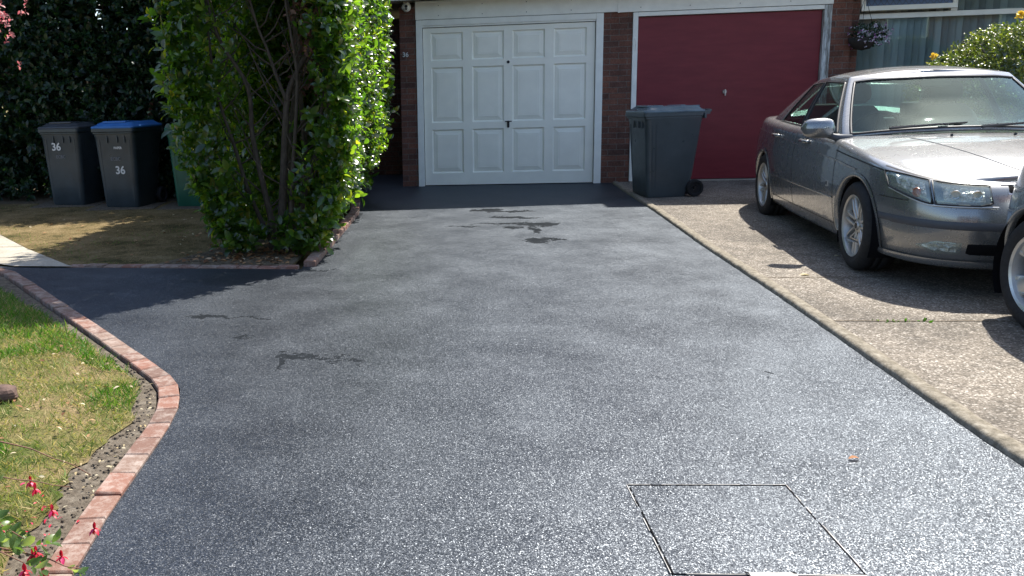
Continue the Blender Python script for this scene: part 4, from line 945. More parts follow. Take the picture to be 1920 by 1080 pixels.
# bonnet edge and centre creases
def tops(x, r, sg, off=.003):
    g_ = C1['grid']; xs_ = np.array([p[-1].x for p in g_]); i = int(np.argmin(abs(xs_-x))); e = g_[i][-1]; zc = e.z+C1['CR'](e.x)
    return Vector((e.x+(1-r*r)*.03*max(0, e.x-.2), e.y*r*sg, zc-(zc-e.z)*abs(r)**2.2+off))
HS = lambda x: interp([(-.46, .825), (0, .785), (.35, .745), (.6, .728)], x)
strip('bonnet_seam', 'x', [(x, HS(x)) for x in ysp(-.46, .56, 40)], .009, MT['black'], horiz=True)
strip('bonnet_seam', 'y', [(y, hl_hi(y)+.009) for y in ysp(.0, .80, 30)], .008, MT['black'], horiz=True)
for sg in (-1, 1):
    q = MB(); P = [tops(x, r, sg, .0) for x, r in zip(ysp(-.28, .78, 30), ysp(.56, .30, 30))]
    q.tube(P, [.001]+[.004]*28+[.001], 5); q.build('bonnet_crease', MT['trim'], t, smooth=True)
    q = MB(); p = tops(-.22, .25, sg, .004); q.tube([p, p+Vector((.012, 0, .006))], .009, 8); q.build('washer_jet', MT['black'], t)
    # wipers
    q = MB(); q.tube([(-.36, sg*.30-.25, .985), (-.44, sg*.30+.1, 1.005), (-.50, sg*.30+.34, .995)], [.011, .008, .006], 6); q.tube([(-.415, sg*.30-.22, .992), (-.47, sg*.30+.30, 1.012)], .006, 5); q.build('wiper', MT['black'], t)
    # handles
    for x_ in (-1.27, -2.22):
        p = S_('x', x_, .845, .0, sg); q = MB()
        q.tube([p+Vector((.10, 0, 0)), p+Vector((.09, sg*.022, 0)), p+Vector((-.09, sg*.026, 0)), p+Vector((-.10, 0, 0))], [.012, .014, .014, .012], 8)
        q.build('door_handle', MT['paint'], t, smooth=True); q = MB(); P = []
        for r_, o_ in ((.0, .0015), (.03, .003)): pass
        q.add([p+Vector((.062*math.cos(b), sg*.003, .030*math.sin(b))) for b in np.linspace(0, 2*math.pi, 20, endpoint=False)], [tuple(range(20))]); q.build('handle_recess', MT['black'], t)
q = MB(); p = S_('x', -.55, .565, .004, -1)
for zz, xx in ((.045, .045),): q.box(p.x-.022, p.x+.022, p.y-.001, p.y+.006, p.z-.022, p.z+.022); 
q.build('badge', MT['alloy_b'], t)
q = MB(); 
for a, b_, c, d in ((-.014, -.008, -.014, .014), (-.014, .014, .008, .014), (.008, .014, -.014, .014), (-.004, .004, -.006, .004)): q.box(p.x+a, p.x+b_, p.y-.0025, p.y-.001, p.z+c, p.z+d)
q.build('badge_mark', MT['black'], t)
q = MB(); q.tube([(-2.35, 0, 1.385), (-2.42, 0, 1.43)], [.012, .006], 6); q.box(-2.38, -2.26, -.02, .02, 1.37, 1.40); q.build('aerial', MT['black'], t)
patch('tail_lamp', 'ry', ysp(.42, .80, 14), .70, .88, .008, mat('red_lens', (.35, .01, .01), .15, coat=1))
q = patch('number_plate', 'y', ysp(0, .255, 6), .385, .415, .02, MT['white'], nz=2); bpy.data.objects.remove(q)
# -- the pale blue grey hatchback at the right edge
def zb2(x, y): return interp([(-3.2, 1.07), (-2.4, 1.05), (-.3, 1.02), (.1, 1.04)], x)
SPEC2 = dict(n=7, xm=-1.25, wb=2.50, ra=.345, rw=.312, rim=.213, track=.735, style=5, alloy=MT['alloy_b'], fr=.05, nosebow=.02,
    F=[(.15, .70), (.3, .78), (.5, .80), (.62, .78), (.75, .70), (.9, .56), (1.1, .4)],
    R=[(.15, -2.90), (.3, -2.98), (.5, -3.02), (.62, -3.01), (.8, -2.97), (1.1, -2.88)],
    B=[(.15, .81), (.25, .845), (.45, .874), (.62, .878), (.75, .868), (.9, .845), (1.05, .81), (1.2, .78)],
    ZT=[(-3.2, 1.06), (-2.4, 1.04), (-.4, 1.02), (0, 1.0), (.3, .95), (.5, .88), (.85, .80)],
    ZB=[(-3.2, .26), (-2.8, .22), (-2.0, .185), (0, .185), (.5, .19), (1, .2)],
    CR=[(-3.2, .01), (-2.8, .03), (-.5, .06), (0, .09), (.5, .07), (.85, .02)],
    cab=dict(w0=.75, w1=.58, xA=(-.30, -.98), xC=(-2.80, -2.58), fb=(.28, .12), rb=(.08, .05), vt=.90, u=(.93, 1.42, 1.46, 1.82, 2.15), zb=zb2, dz=1.04, seatx=-1.35, hk=1.06, 
             zt=lambda u: interp([(0, 1.535), (1, 1.50), (1.5, 1.52), (2, 1.48), (3, 1.50)], u), zr=smooth_interp([(-2.7, 1.51), (-2.2, 1.565), (-1.6, 1.58), (-1.1, 1.555), (-.85, 1.53)])),
    seams=(-.42, -1.5), lean=-.05, mir=(-.42, .84, 1.11))
CAR2 = dict(loc=(4.355, -9.68, gz(0, -8)+.005), heading=R(-90), scale=1.0)
C2 = make_car(CAR2['loc'], CAR2['heading'], 1.0, 'pale blue-grey hatchback with five-spoke alloys, cut off by the right edge', MT['paint_b'], SPEC2)
p2 = C2['patch']
p2('headlight', 'y', ysp(.42, .80, 14), lambda y: .64+max(0, y-.6)*.2, lambda y: .80, .012, MT['lens']); p2('reflector', 'y', ysp(.44, .78, 12), lambda y: .65+max(0, y-.6)*.2, lambda y: .79, .003, MT['alloy_b'])
p2('grille', 'y', ysp(0, .36, 12), .63, .72, .004, MT['dark']); p2('rub_strip', 'y', ysp(0, .8, 20), .43, .48, .009, MT['trim'], nz=4); p2('lower_grille', 'y', ysp(0, .5, 12), .27, .35, .005, MT['dark'])
p2('tail_lamp', 'ry', ysp(.42, .62, 12), .75, .98, .01, mat('smoked_red_lens', (.09, .012, .012), .2, coat=1))
C2['strip']('bumper_seam', 'x', [(x, .60) for x in ysp(-2.93, -2.86, 6)], .006, MT['black'], horiz=True)
C2['strip']('crease', 'x', [(x, .74) for x in ysp(-2.9, .2, 50)], .010, MT['paint_b'], off=.006, horiz=True)
#VEG
# ---------------------------------------------------------------- vegetation
def inpoly(pts, x, y):
    c = np.zeros(len(x), bool); n = len(pts)
    for i in range(n):
        x1, y1 = pts[i]; x2, y2 = pts[(i+1) % n]
        k_ = ((y1 > y) != (y2 > y)) & (x < (x2-x1)*(y-y1)/((y2-y1) if y2 != y1 else 1e-9)+x1); c ^= k_
    return c
def pnoise(x, y, s, seed=0):
    r_ = np.random.default_rng(seed); v = 0
    for i in range(6):
        a = r_.uniform(0, 6.28); f = s*(1+i*.7); v = v+np.sin((x*math.cos(a)+y*math.sin(a))*f+r_.uniform(0, 6.28))/(1+i*.5)
    return v/3
# tall leafy shrub beside the tarmac
SH = empty('tall_shrub', (-1.05, -4.6, gz(0, -4.6)), label='tall leafy laurel shrub with bare inner stems beside the tarmac', cat='shrub')
SHI = Matrix.Translation((1.05, 4.6, -gz(0, -4.6)))
def sh(o): o.matrix_parent_inverse = SHI; return o
XL = lambda z: np.interp(z, [0, .05, .34, .7, 1.15, 1.67, 2.05, 3.3], [-1.42, -1.45, -1.60, -1.74, -1.85, -1.86, -1.86, -1.75])
XR = lambda z, y: np.interp(z, [0, .15, .4, .8, 1.7, 2.2, 4.2], [-.70, -.60, -.49, -.42, -.38, -.40, -.52]) + .03*np.sin(y*2.1)
def scat(n, fx, fy, fz): return np.stack([fx, fy, fz], 1)
parts = []
def rightface(n, zlo, zhi, inset, ls):
    n = int(n*1.5)
    z = rng.uniform(zlo, zhi, n); y = rng.uniform(-5.0, -.9, n); x = XR(z, y)-rng.uniform(0, inset, n)-.03+.05*np.sin(y*5+z*4)*np.sin(y*1.7+1)
    ok = z > .14+.17*(y+5.0); x, y, z = x[ok], y[ok], z[ok]
    d = unit(np.stack([rng.normal(.75, .3, len(x)), rng.normal(-.25, .4, len(x)), rng.normal(.35, .35, len(x))], 1))
    return shoots(np.stack([x, y, z], 1), d, 7, rng.uniform(.06, .14, len(x)), ls, 'oval')
def leftface(n):
    n = int(n*1.5)
    z = rng.uniform(.05, 4.0, n); y = rng.uniform(-5.0, -1.5, n); x = XL(z)+rng.uniform(0, .25, n)+.03+.05*np.sin(y*6+z*5)
    d = unit(np.stack([rng.normal(-.7, .3, n), rng.normal(-.35, .4, n), rng.normal(.45, .3, n)], 1))
    return shoots(np.stack([x, y, z], 1), d, 7, rng.uniform(.08, .18, n), .095, 'oval')
def frontedge(n, side):
    n = int(n*1.45)
    z = rng.uniform(.0, 4.0, n)
    if side > 0: x = XR(z, -5.0*np.ones(n))-np.abs(rng.normal(0, .15, n))-.02
    else: x = XL(z)+np.abs(rng.normal(0, .17, n))+.05
    y = -5.0+rng.uniform(0, .3, n)
    d = unit(np.stack([rng.normal(.35*side, .4, n), rng.normal(-.6, .3, n), rng.normal(.4, .35, n)], 1))
    return shoots(np.stack([x, y, z], 1), d, 7, rng.uniform(.06, .15, n), .095, 'oval')
def inner(n, y0, y1, ls):
    z = rng.uniform(.15, 3.2, n); y = rng.uniform(y0, y1, n); a, b = XL(z), XR(z, y); x = a+.1+(b-a-.2)*rng.uniform(0, 1, n)
    d = unit(rng.normal(size=(n, 3))+[0, -.5, .4]); return shoots(np.stack([x, y, z], 1), d, 6, rng.uniform(.08, .18, n), ls, 'oval')
def upper(n):
    z = rng.uniform(2.35, 4.0, n); return shoots(np.stack([rng.uniform(-1.8, -.5, n), rng.uniform(-5.05, -1.0, n), z], 1), unit(rng.normal(size=(n, 3))), 7, .15, .10, 'oval')
parts += [rightface(2100, .15, 3.9, .12, .076), rightface(900, .15, 3.9, .30, .085), leftface(1150), frontedge(300, 1), frontedge(350, -1), inner(1700, -3.1, -2.2, .11), inner(16, -4.6, -4.0, .085), inner(1500, -2.2, -1.0, .12), upper(2100)]
n = 46; z = rng.uniform(.02, .35, n)**1.3; x = np.where(rng.uniform(size=n) < .5, rng.uniform(-1.5, -1.2, n), rng.uniform(-.95, -.72, n)); parts.append(shoots(np.stack([x, rng.uniform(-4.95, -4.6, n), z], 1), unit(rng.normal(size=(n, 3))+[0, -.6, .6]), 6, .1, .09, 'oval'))
n = 700; parts.append(shoots(np.stack([rng.uniform(-1.7, -.5, n), rng.uniform(-5, -1, n), rng.uniform(3.7, 4.1, n)], 1), unit(rng.normal(size=(n, 3))*.5+[0, 0, 1]), 7, .15, .09, 'oval'))
print('shrub leaves', sum(len(f) for _, f in parts)//8)
sh(leafobj('foliage', parts, MT['laurel'], SH))
n = 80; p = np.stack([rng.uniform(-.85, -.55, n), rng.uniform(-4.75, -4.4, n), rng.uniform(1.3, 2.2, n)], 1)
sh(leafobj('dead_foliage', [shoots(p, unit(rng.normal(size=(n, 3))+[-.2, -.3, -.6]), 5, .1, .065, 'long')], MT['witheredleaf'], SH))
T = MB(); y0 = -4.68
def stem(pts, r0, r1, yy=y0, dy=.0):
    P = [Vector((x, yy+dy*i, z)) for i, (x, z) in enumerate(pts)]; Q = []
    for i in range(len(P)-1):
        for k_ in range(5):
            t = k_/5; a = P[max(i-1, 0)]; b = P[i]; c = P[i+1]; d = P[min(i+2, len(P)-1)]
            Q.append(.5*((2*b)+(c-a)*t+(2*a-5*b+4*c-d)*t*t+(-a+3*b-3*c+d)*t**3))
    Q.append(P[-1]); T.tube(Q, list(np.linspace(r0, r1, len(Q))), 9); return Q
stems = [stem([(-1.03, -.06), (-1.0, .3), (-.979, .53), (-.94, .98), (-.90, 1.3), (-.794, 1.52), (-.60, 1.80), (-.41, 2.05), (-.3, 2.7)], .042, .010),
 stem([(-.91, 1.25), (-1.0, 1.5), (-1.06, 1.7), (-1.14, 1.92), (-1.3, 2.6)], .017, .008, y0-.01),
 stem([(-1.12, -.06), (-1.11, .2), (-1.15, .45), (-1.235, .95), (-1.26, 1.39), (-1.50, 1.84), (-1.62, 2.5)], .034, .009, y0+.05),
 stem([(-.96, -.06), (-.90, .35), (-.87, .7), (-.83, 1.05), (-.80, 1.5), (-.86, 2.0), (-.9, 2.6)], .024, .008, y0-.08),
 stem([(-1.1, -.05), (-1.3, .45), (-1.42, .9), (-1.55, 1.4), (-1.6, 2.2)], .022, .008, y0+.1), stem([(-.95, -.05), (-.80, .5), (-.68, .9), (-.60, 1.5), (-.55, 2.2)], .022, .008, y0+.12)]
for i in range(75):
    Q = stems[i % len(stems)]; p = Q[rng.integers(len(Q)//5, len(Q))]; sx = rng.choice([-1, 1]); l = rng.uniform(.25, .75)
    a = Vector((sx*rng.uniform(.3, 1), rng.uniform(-.35, .8), rng.uniform(.35, 1.1))).normalized(); m_ = p+a*l*.5+Vector((0, 0, rng.normal()*.03)); e = p+a*l+Vector((sx*.02, 0, .08))
    T.tube([p, (p+m_)/2+Vector(rng.normal(size=3)*.008), m_, (m_+e)/2+Vector(rng.normal(size=3)*.012), e], [.0085, .007, .006, .0045, .0025], 5)
for i in range(4):
    yy = -4.2+i*.32; x0 = -.85+rng.normal()*.12; T.tube([(x0, yy, -.05), (x0+rng.normal()*.1, yy, .8), (x0+rng.normal()*.25, yy, 1.7), (x0+rng.normal()*.3, yy, 2.8)], [.035, .028, .02, .01], 8)
sh(T.build('stems', MT['bark'], SH, smooth=True))
# dark hedge behind the bins
HG = empty('hedge', (-5, -.4, 0), label='tall dark hedge filling the shade behind the wheelie bins', cat='hedge'); HGI = Matrix.Translation((5, .4, 0))
parts = []
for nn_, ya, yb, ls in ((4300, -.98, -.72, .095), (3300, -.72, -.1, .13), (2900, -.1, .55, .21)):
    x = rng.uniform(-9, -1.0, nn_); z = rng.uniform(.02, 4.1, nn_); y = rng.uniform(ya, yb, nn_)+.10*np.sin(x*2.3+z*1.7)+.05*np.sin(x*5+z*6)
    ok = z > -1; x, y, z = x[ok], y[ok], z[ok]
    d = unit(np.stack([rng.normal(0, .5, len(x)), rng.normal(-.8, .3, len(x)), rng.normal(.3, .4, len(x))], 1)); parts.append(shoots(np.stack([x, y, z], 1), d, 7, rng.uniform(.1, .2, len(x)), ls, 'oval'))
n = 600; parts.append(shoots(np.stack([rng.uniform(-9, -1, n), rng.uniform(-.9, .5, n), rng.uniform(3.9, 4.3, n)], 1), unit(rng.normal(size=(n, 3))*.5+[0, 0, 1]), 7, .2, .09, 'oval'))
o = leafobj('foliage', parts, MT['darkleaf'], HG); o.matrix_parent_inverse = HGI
T = MB()
for i in range(46):
    x = -8.9+i*.172+rng.normal()*.05; y = rng.uniform(-.35, .2)
    T.tube([(x, y, -.05), (x+rng.normal()*.1, y+rng.normal()*.1, .9), (x+rng.normal()*.2, y+rng.normal()*.15, 2), (x+rng.normal()*.25, y, 3.4)], [.03, .024, .016, .006], 6)
o = T.build('stems', MT['bark'], HG, smooth=True); o.matrix_parent_inverse = HGI
# pink leaved tree reaching in at the top left
PT = empty('tree', (-5.3, -4.1, 0), label='small tree with pink leaves reaching in at the top left corner', cat='tree'); PI_ = Matrix.Translation((5.3, 4.1, 0))
T = MB(); T.tube([(-5.3, -4.1, -.05), (-5.25, -4.12, .8), (-5.2, -4.05, 1.5), (-5.0, -4.0, 2.1)], [.06, .05, .04, .03], 10); ends = []
for i in range(16):
    a = rng.uniform(0, 6.28); e = Vector((-5.1+1.05*math.cos(a), -4.05+1.0*math.sin(a), rng.uniform(1.9, 3.2))); ends.append(e)
    T.tube([(-5.2, -4.05, 1.4+rng.uniform(0, .6)), (Vector((-5.1, -4.05, 2.0))+e)/2+Vector(rng.normal(size=3)*.08), e], [.02, .012, .005], 6)
e = Vector((-3.78, -4.0, 2.16)); T.tube([(-5.1, -4.03, 1.9), (-4.5, -4.0, 2.1), e], [.02, .012, .004], 6)
o = T.build('trunk', MT['bark'], PT, smooth=True); o.matrix_parent_inverse = PI_
p = np.concatenate([np.array(q)[None]+rng.normal(size=(26, 3))*.2 for q in ends]); p = np.concatenate([p, np.array([-3.93, -4.0, 2.17])[None]+rng.normal(size=(44, 3))*[.13, .08, .09]])
o = leafobj('crown', [shoots(p, unit(rng.normal(size=p.shape)), 7, .1, .042)], MT['pinkleaf'], PT); o.matrix_parent_inverse = PI_
# clipped bush behind the saloon with yellow and pale flowers
BU = empty('bush', (7.0, -1.75, 0), label='rounded variegated bush with yellow blooms behind the roof of the saloon', cat='bush'); BI = Matrix.Translation((-7.0, 1.75, 0))
n = 7500; d = unit(rng.normal(size=(n, 3))); d[:, 2] = np.abs(d[:, 2]); r_ = rng.uniform(.72, 1.0, n)**.5; bump_ = 1+.05*np.sin(d[:, 0]*9)*np.sin(d[:, 2]*8+1)
p = d*(r_*bump_)[:, None]*[1.65, .95, 1.05]+[7.05, -1.75, .80]; ok = p[:, 2] > .85; p, d = p[ok], d[ok]
o = leafobj('foliage', [shoots(p, unit(d+rng.normal(size=d.shape)*.4), 6, .07, .036)], MT['bushleaf'], BU); o.matrix_parent_inverse = BI
T = MB()
for i in range(24):
    a = rng.uniform(0, 6.28); e = Vector((7.05+1.3*math.cos(a), -1.75+.7*math.sin(a), rng.uniform(1.0, 1.6))); T.tube([(7.0+.2*math.cos(a), -1.75+.1*math.sin(a), -.03), (Vector((7.0, -1.75, .5))+e)/2, e], [.025, .016, .006], 6)
o = T.build('stems', MT['bark'], BU, smooth=True); o.matrix_parent_inverse = BI
for c, rr_ in (((6.30, -2.02, 1.89), .042), ((5.56, -1.9, 1.50), .036)):
    d = unit(rng.normal(size=(46, 3))+[0, -.2, .4]); o = leafobj('yellow_flower', [leaves(np.array(c)+d*.008, d, unit(rng.normal(size=d.shape)), rr_*rng.uniform(.8, 1.2, 46), 'oval')], MT['yellowflower'], BU); o.matrix_parent_inverse = BI
n = 70; d = unit(rng.normal(size=(n, 3))+[-.3, -.8, .4]); p = d*[1.68, .98, 1.08]+[7.05, -1.75, .80]; p = np.repeat(p[p[:, 2] > 1.0], 4, 0); dd = unit(rng.normal(size=p.shape))
o = leafobj('pale_flowers', [leaves(p, dd, unit(rng.normal(size=p.shape)), rng.uniform(.012, .022, len(p)), 'oval')], MT['paleleaf'], BU); o.matrix_parent_inverse = BI
# fuchsia in the near left corner
FU = empty('fuchsia', (-1.15, -9.95, gz(0, -9.95)), label='fuchsia plant with red drooping flowers in the near left corner', cat='flowering plant'); FI = Matrix.Translation((1.15, 9.95, -gz(0, -9.95)))
T = MB(); lp, ld, fl_ = [], [], []
def arch(a, b, h, r=.004, n=12, lv=True, dens=1.0):
    a, b = Vector(a), Vector(b); P = []
    for i in range(n+1):
        t = i/n; P.append(a.lerp(b, t)+Vector((0, 0, 4*h*t*(1-t)))+Vector(rng.normal(size=3)*.004))
    T.tube(P, list(np.linspace(r, r*.35, n+1)), 5)
    if lv:
        for i in range(1, n+1):
            if rng.uniform() < dens: lp.append(P[i]); ld.append((P[i]-P[i-1]).normalized())
    return P
base_ = (-1.15, -9.95, -.06)
arch((-1.5, -9.5, .15), (-.70, -9.22, .02), .14, .0045, 14, True, .12); arch((-1.35, -9.75, .05), (-.72, -9.33, .03), .10, .004, 14, True, .3)
arch((-.95, -9.85, .12), (-.47, -9.80, .02), .03, .004, 12, True, .35)
for i in range(100):
    a = rng.uniform(-.3, 2.3); l = rng.uniform(.2, .66); e = (-1.15+l*math.cos(a)*1.0, -9.97+l*math.sin(a)*.75, rng.uniform(.02, .2))
    P = arch(base_, e, rng.uniform(.06, .16), .004, 9, True, .9)
    if i % 4 == 0: fl_.append(P[-1])
for i in range(30):
    a = rng.uniform(2, 6.3); l = rng.uniform(.2, .5); arch(base_, (-1.15+l*math.cos(a), -9.97+l*math.sin(a), rng.uniform(.1, .35)), .12, .004, 9)
lp = np.array(lp); ld = np.array(ld); print('fuchsia', len(lp))
o = leafobj('foliage', [shoots(lp, unit(ld+rng.normal(size=ld.shape)*.5), 6, .05, .040, 'oval')], MT['fuchsialeaf'], FU); o.matrix_parent_inverse = FI
o = T.build('stems', MT['twig'], FU, smooth=True); o.matrix_parent_inverse = FI
fl_ += [Vector(p) for p in ((-.505, -9.62, .07), (-.70, -9.50, .06), (-.83, -9.36, .06), (-.86, -9.33, .07), (-.60, -9.80, .08), (-.56, -9.83, .05), (-.53, -9.78, .07), (-.93, -9.50, .10), (-.90, -9.60, .1))]
for p in fl_:
    pp_ = []; p = np.array(p); n = 4; a = np.arange(n)*math.pi/2+rng.uniform(0, 3); d = unit(np.stack([np.cos(a)*.75, np.sin(a)*.75, -np.ones(n)*.55], 1)); pp_.append(leaves(np.repeat(p[None]-[0, 0, .022], n, 0), d, unit(np.stack([np.cos(a), np.sin(a), np.ones(n)], 1)), np.full(n, .026), 'long'))
    d = unit(np.stack([np.cos(a+.7)*.3, np.sin(a+.7)*.3, -np.ones(n)], 1)); pp_.append(leaves(np.repeat(p[None]-[0, 0, .02], n, 0), d, unit(np.stack([np.cos(a), np.sin(a), np.ones(n)*.3], 1)), np.full(n, .022), 'oval'))
    pp_.append(leaves(np.repeat(p[None], 3, 0), unit(np.array([[.1, 0, -1], [-.1, .1, -1], [0, -.1, -1.]])), unit(rng.normal(size=(3, 3))), np.full(3, .024), 'long'))
    o = leafobj('flower', pp_, MT['redflower'], FU); o.matrix_parent_inverse = FI
# grass
LAWN = EDGE+[(-9, -13.5)]
def blades(poly, n, box, m, name, hmin, hmax, lean, keep, zoff=.0):
    x = rng.uniform(box[0], box[1], n); y = rng.uniform(box[2], box[3], n); ok = inpoly(poly, x, y) & keep(x, y); x, y = x[ok], y[ok]; k_ = len(x)
    d = unit(np.stack([rng.normal(0, lean, k_), rng.normal(0, lean, k_), np.ones(k_)*.7], 1)); T0 = unit(rng.normal(size=(k_, 3)))
    h = rng.uniform(hmin, hmax, k_); print(name, k_)
    return tag(leafobj(name, [leaves(np.stack([x, y, S*y+zoff], 1), d, T0, h, 'blade')], m), kind='stuff')
def edgefade(x, y): return rng.uniform(size=len(x)) < np.clip((pnoise(x, y, 6, 1)+1.2)*.8, .15, 1)
blades(LAWN, 150000, (-4.6, -.7, -10.6, -5.2), MT['grass'], 'front_lawn_grass', .015, .042, .75, edgefade)
blades(LAWN, 90000, (-4.6, -.7, -10.6, -5.2), MT['greengrass'], 'green_grass_patches', .025, .065, .6, lambda x, y: (pnoise(x, y, 2.6, 3) > .18) | ((y > -7.35) & (rng.uniform(size=len(x)) < .7)))
blades(BL, 26000, (-6, -.8, -5.4, -1.3), MT['straw'], 'back_lawn_grass', .012, .032, 1.1, lambda x, y: pnoise(x, y, 3, 5) > -.5)
blades(BL, 9000, (-6, -.8, -5.4, -1.3), MT['greengrass'], 'back_lawn_green_grass', .015, .04, .8, lambda x, y: (pnoise(x, y, 2.2, 8) > .45) | (x+y < -7.5))
def litter(name, n, cx, cy, sx, sy, m, ls, shape='oval', poly=None, z=.012):
    x = rng.normal(cx, sx, n); y = rng.normal(cy, sy, n)
    if poly is not None: ok = inpoly(poly, x, y); x, y = x[ok], y[ok]
    k_ = len(x); a = rng.uniform(0, 6.28, k_); d = unit(np.stack([np.cos(a), np.sin(a), rng.normal(0, .18, k_)], 1))
    return tag(leafobj(name, [leaves(np.stack([x, y, S*y+z+rng.uniform(0, .012, k_)], 1), d, unit(rng.normal(size=(k_, 3))*.35+[0, 0, 1]), ls*rng.uniform(.5, 1.1, k_), shape)], m), kind='stuff')
BED = [(-1.9, -5.26), (-.80, -5.34), (-.80, -2.6), (-.92, -1.5), (-1.7, -1.5), (-1.9, -3.5)]
litter('leaf_litter', 420, -1.15, -5.0, .32, .28, MT['deadleaf'], .06, 'oval', BED)
litter('lawn_leaf_litter', 60, -2.2, -3.9, .9, .8, MT['deadleaf'], .05, 'oval', BL)
litter('bleached_leaf_litter', 26, -2.3, -3.7, .9, .7, MT['paleleaf'], .05, 'long', BL, .02)
litter('front_lawn_leaf_litter', 60, -1.5, -8.5, .6, .9, MT['deadleaf'], .035, 'oval', LAWN, .02)
litter('bleached_lawn_leaf_litter', 90, -1.3, -8.6, .55, .9, MT['paleleaf'], .03, 'long', LAWN, .02)
STRIP = EDGE[1:-1]+[(-.5, -9.7)]+IN[::-1][1:-2]
litter('soil_strip_leaf_litter', 260, -.85, -9.0, .25, .5, MT['paleleaf'], .022, 'long', IN[2:]+EDGE[::-1][:-1], -.002)
litter('fallen_fuchsia_petals', 60, -.85, -9.55, .12, .16, MT['redflower'], .02, 'long', None, .01)
# pebbles in the strip
q = MB()
for i in range(330):
    while True:
        x, y = rng.uniform(-1.3, -.55), rng.uniform(-10.2, -7.2)
        if inpoly(IN[2:]+EDGE[::-1][:-1], np.array([x]), np.array([y]))[0]: break
    r_ = rng.uniform(.003, .011); vs = []
    for a in range(6): vs.append((x+r_*math.cos(a*1.047)*rng.uniform(.7, 1.2), y+r_*math.sin(a*1.047)*rng.uniform(.7, 1.2), gz(0, y)-.012))
    vs += [(x+(vx-x)*.6, y+(vy-y)*.6, vz+r_*.8) for vx, vy, vz in vs[:6]]
    q.add(vs, [tuple(range(6, 12))]+[(j, (j+1) % 6, 6+(j+1) % 6, 6+j) for j in range(6)])
tag(q.build('pebbles', MT['sandy']), kind='stuff')
# loose single things
def single(name, x, y, ang, size, m, label, cat, shape='oval', z=.006):
    o = leafobj(name, [leaves(np.array([[0, 0, 0.]]), np.array([[math.cos(ang), math.sin(ang), .06]]), np.array([[0, 0, 1.]]), np.array([size]), shape, .25)], m); o.location = (x, y, gz(0, y)+z); return tag(o, label, cat)
single('fallen_leaf', 1.96, -8.80, .1, .04, MT['orangeleaf'], 'single orange fallen leaf lying on the tarmac above the inspection cover', 'leaf')
single('fallen_leaf', 2.86, -5.82, .05, .08, MT['paleleaf'], 'pale leaf on the concrete drive between the kerb and the saloon', 'leaf')
single('fallen_leaf', 3.35, -5.18, .6, .06, MT['paleleaf'], 'pale leaf in the shadow beside the front wheel of the saloon', 'leaf')
st_ = MB(); P = []
for i in range(7):
    f = i/6; k_ = (1-(2*f-1)**4)**.4 if 0 < i < 6 else .5
    P.append([(.075*k_*math.cos(a)*(1+.1*math.sin(3*a+i)), .05*k_*math.sin(a)*(1+.12*math.cos(2*a+i)), .075*f-.01) for a in np.linspace(0, 2*math.pi, 15)])
st_.grid(P); st_.add(P[-1][:-1], [tuple(range(14))]); o = st_.build('stone', MT['stone']); o.location = (-1.56, -8.29, gz(0, -8.3)); tag(o, 'dark brown broken stone lying on the front lawn', 'stone')
# ---------------------------------------------------------------- inspection cover set into the tarmac
IC = empty('inspection_cover', (1.42, -9.3, gz(0, -9.3)), R(2.5), 'square recessed inspection cover filled with tarmac in the near drive', 'manhole cover')
hw, hh = .262, .275
q = MB().box(-hw+.004, hw-.003, -hh+.003, hh-.005, -.002, .0032); q.build('infill', MT['tarmac'], IC)
q = MB()
for (ax_, ay_), (bx_, by_) in (((-hw-.0055, -hh), (-hw-.0055, hh)), ((hw+.0035, -hh), (hw+.0035, hh)), ((-hw, hh+.0025), (hw, hh+.0025)), ((-hw, -hh-.0025), (hw, -hh-.0025))):
    n_ = 14
    for i in range(n_):
        if rng.uniform() < .25: continue
        wd_ = rng.uniform(.0006, .0016); a = (ax_+(bx_-ax_)*i/n_, ay_+(by_-ay_)*i/n_); b_ = (ax_+(bx_-ax_)*(i+1)/n_, ay_+(by_-ay_)*(i+1)/n_)
        if ax_ == bx_: q.box(ax_-wd_, ax_+wd_, a[1], b_[1], 0, .0052)
        else: q.box(a[0], b_[0], ay_-wd_, ay_+wd_, 0, .0054)
q.build('frame', MT['alloy_b'] if False else noisy('worn_galvanised_steel', (.34, .33, .31), .45, 9, .45, metal=.6), IC)
q = MB()
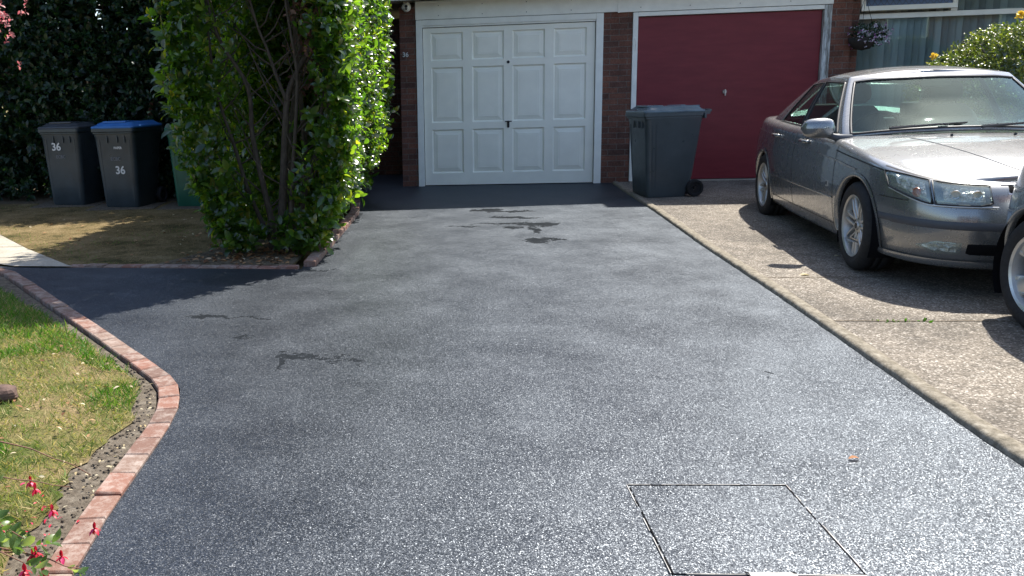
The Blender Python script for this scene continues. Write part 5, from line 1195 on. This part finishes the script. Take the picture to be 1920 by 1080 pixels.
for (ax_, ay_), (bx_, by_) in (((-hw, -hh), (-hw, hh)), ((hw, -hh), (hw, hh)), ((-hw, hh), (hw, hh)), ((-hw, -hh), (hw, -hh))):
    n_ = 26
    for i in range(n_):
        if rng.uniform() < .22: continue
        wd_ = rng.uniform(.0006, .0026); a = np.array([ax_+(bx_-ax_)*i/n_, ay_+(by_-ay_)*i/n_]); b_ = np.array([ax_+(bx_-ax_)*(i+1.1)/n_, ay_+(by_-ay_)*(i+1.1)/n_]); o_ = rng.normal()*.0012
        if ax_ == bx_: q.box(a[0]-wd_+o_, a[0]+wd_+o_, a[1], b_[1], 0, .0040+i*1e-5)
        else: q.box(a[0], b_[0], a[1]-wd_+o_, a[1]+wd_+o_, 0, .0042+i*1e-5)
q.build('gap', MT['dark'], IC)
q = MB().box(-.055, .075, -hh-.03, -hh+.006, 0, .0075); o = q.build('lifting_plate', bpy.data.materials['worn_galvanised_steel'], IC, bevel=.002)
q = MB()
for x in (-.06, .07): q.add([(x+.006*math.cos(a), -hh+.002+.004*math.sin(a), .0082) for a in np.linspace(0, 6.28, 12, endpoint=False)], [tuple(range(12))])
q.build('key_holes', MT['dark'], IC)
# ---------------------------------------------------------------- across the road, seen only in reflections
OP = empty('garden_wall', (0, -27, 0), label='brick garden wall on the far side of the road behind the camera', cat='wall')
q = MB().box(-32, 32, -.12, .12, -.4, 1.0).box(-32, 32, -.16, .16, 1.0, 1.06); o = q.build('wall', MT['brick'], OP)
def far_house(x, label):
    t = empty('house', (x, -36, -.3), label=label, cat='house')
    MB().box(-4.5, 4.5, -4, 4, 0, 5.2).build('wall', MT['brick'], t)
    q = MB(); q.add([(-4.9, -4.4, 5.2), (4.9, -4.4, 5.2), (4.9, 4.4, 5.2), (-4.9, 4.4, 5.2), (-4.9, 0, 7.8), (4.9, 0, 7.8)], [(0, 1, 5, 4), (3, 4, 5, 2), (0, 4, 3), (1, 2, 5), (0, 3, 2, 1)]); q.build('roof', MT['roof'], t)
    for wx in (-2.6, 2.4):
        for wz in (.9, 3.4):
            o = MB().box(wx-.95, wx+.95, 3.98, 4.06, wz, wz+1.25).build('window_frame', MT['white'], t); MB().box(wx-.86, wx+.86, 4.06, 4.075, wz+.09, wz+1.16).build('pane', MT['leadglass'], o)
far_house(-12, 'brick house across the road, left of the one opposite the drive'); far_house(0, 'brick house directly across the road from the drive'); far_house(24, 'brick house across the road, furthest right of the row'); far_house(35, 'brick house across the road beyond the furthest right gap'); far_house(12, 'brick house across the road, right of the one opposite the drive')
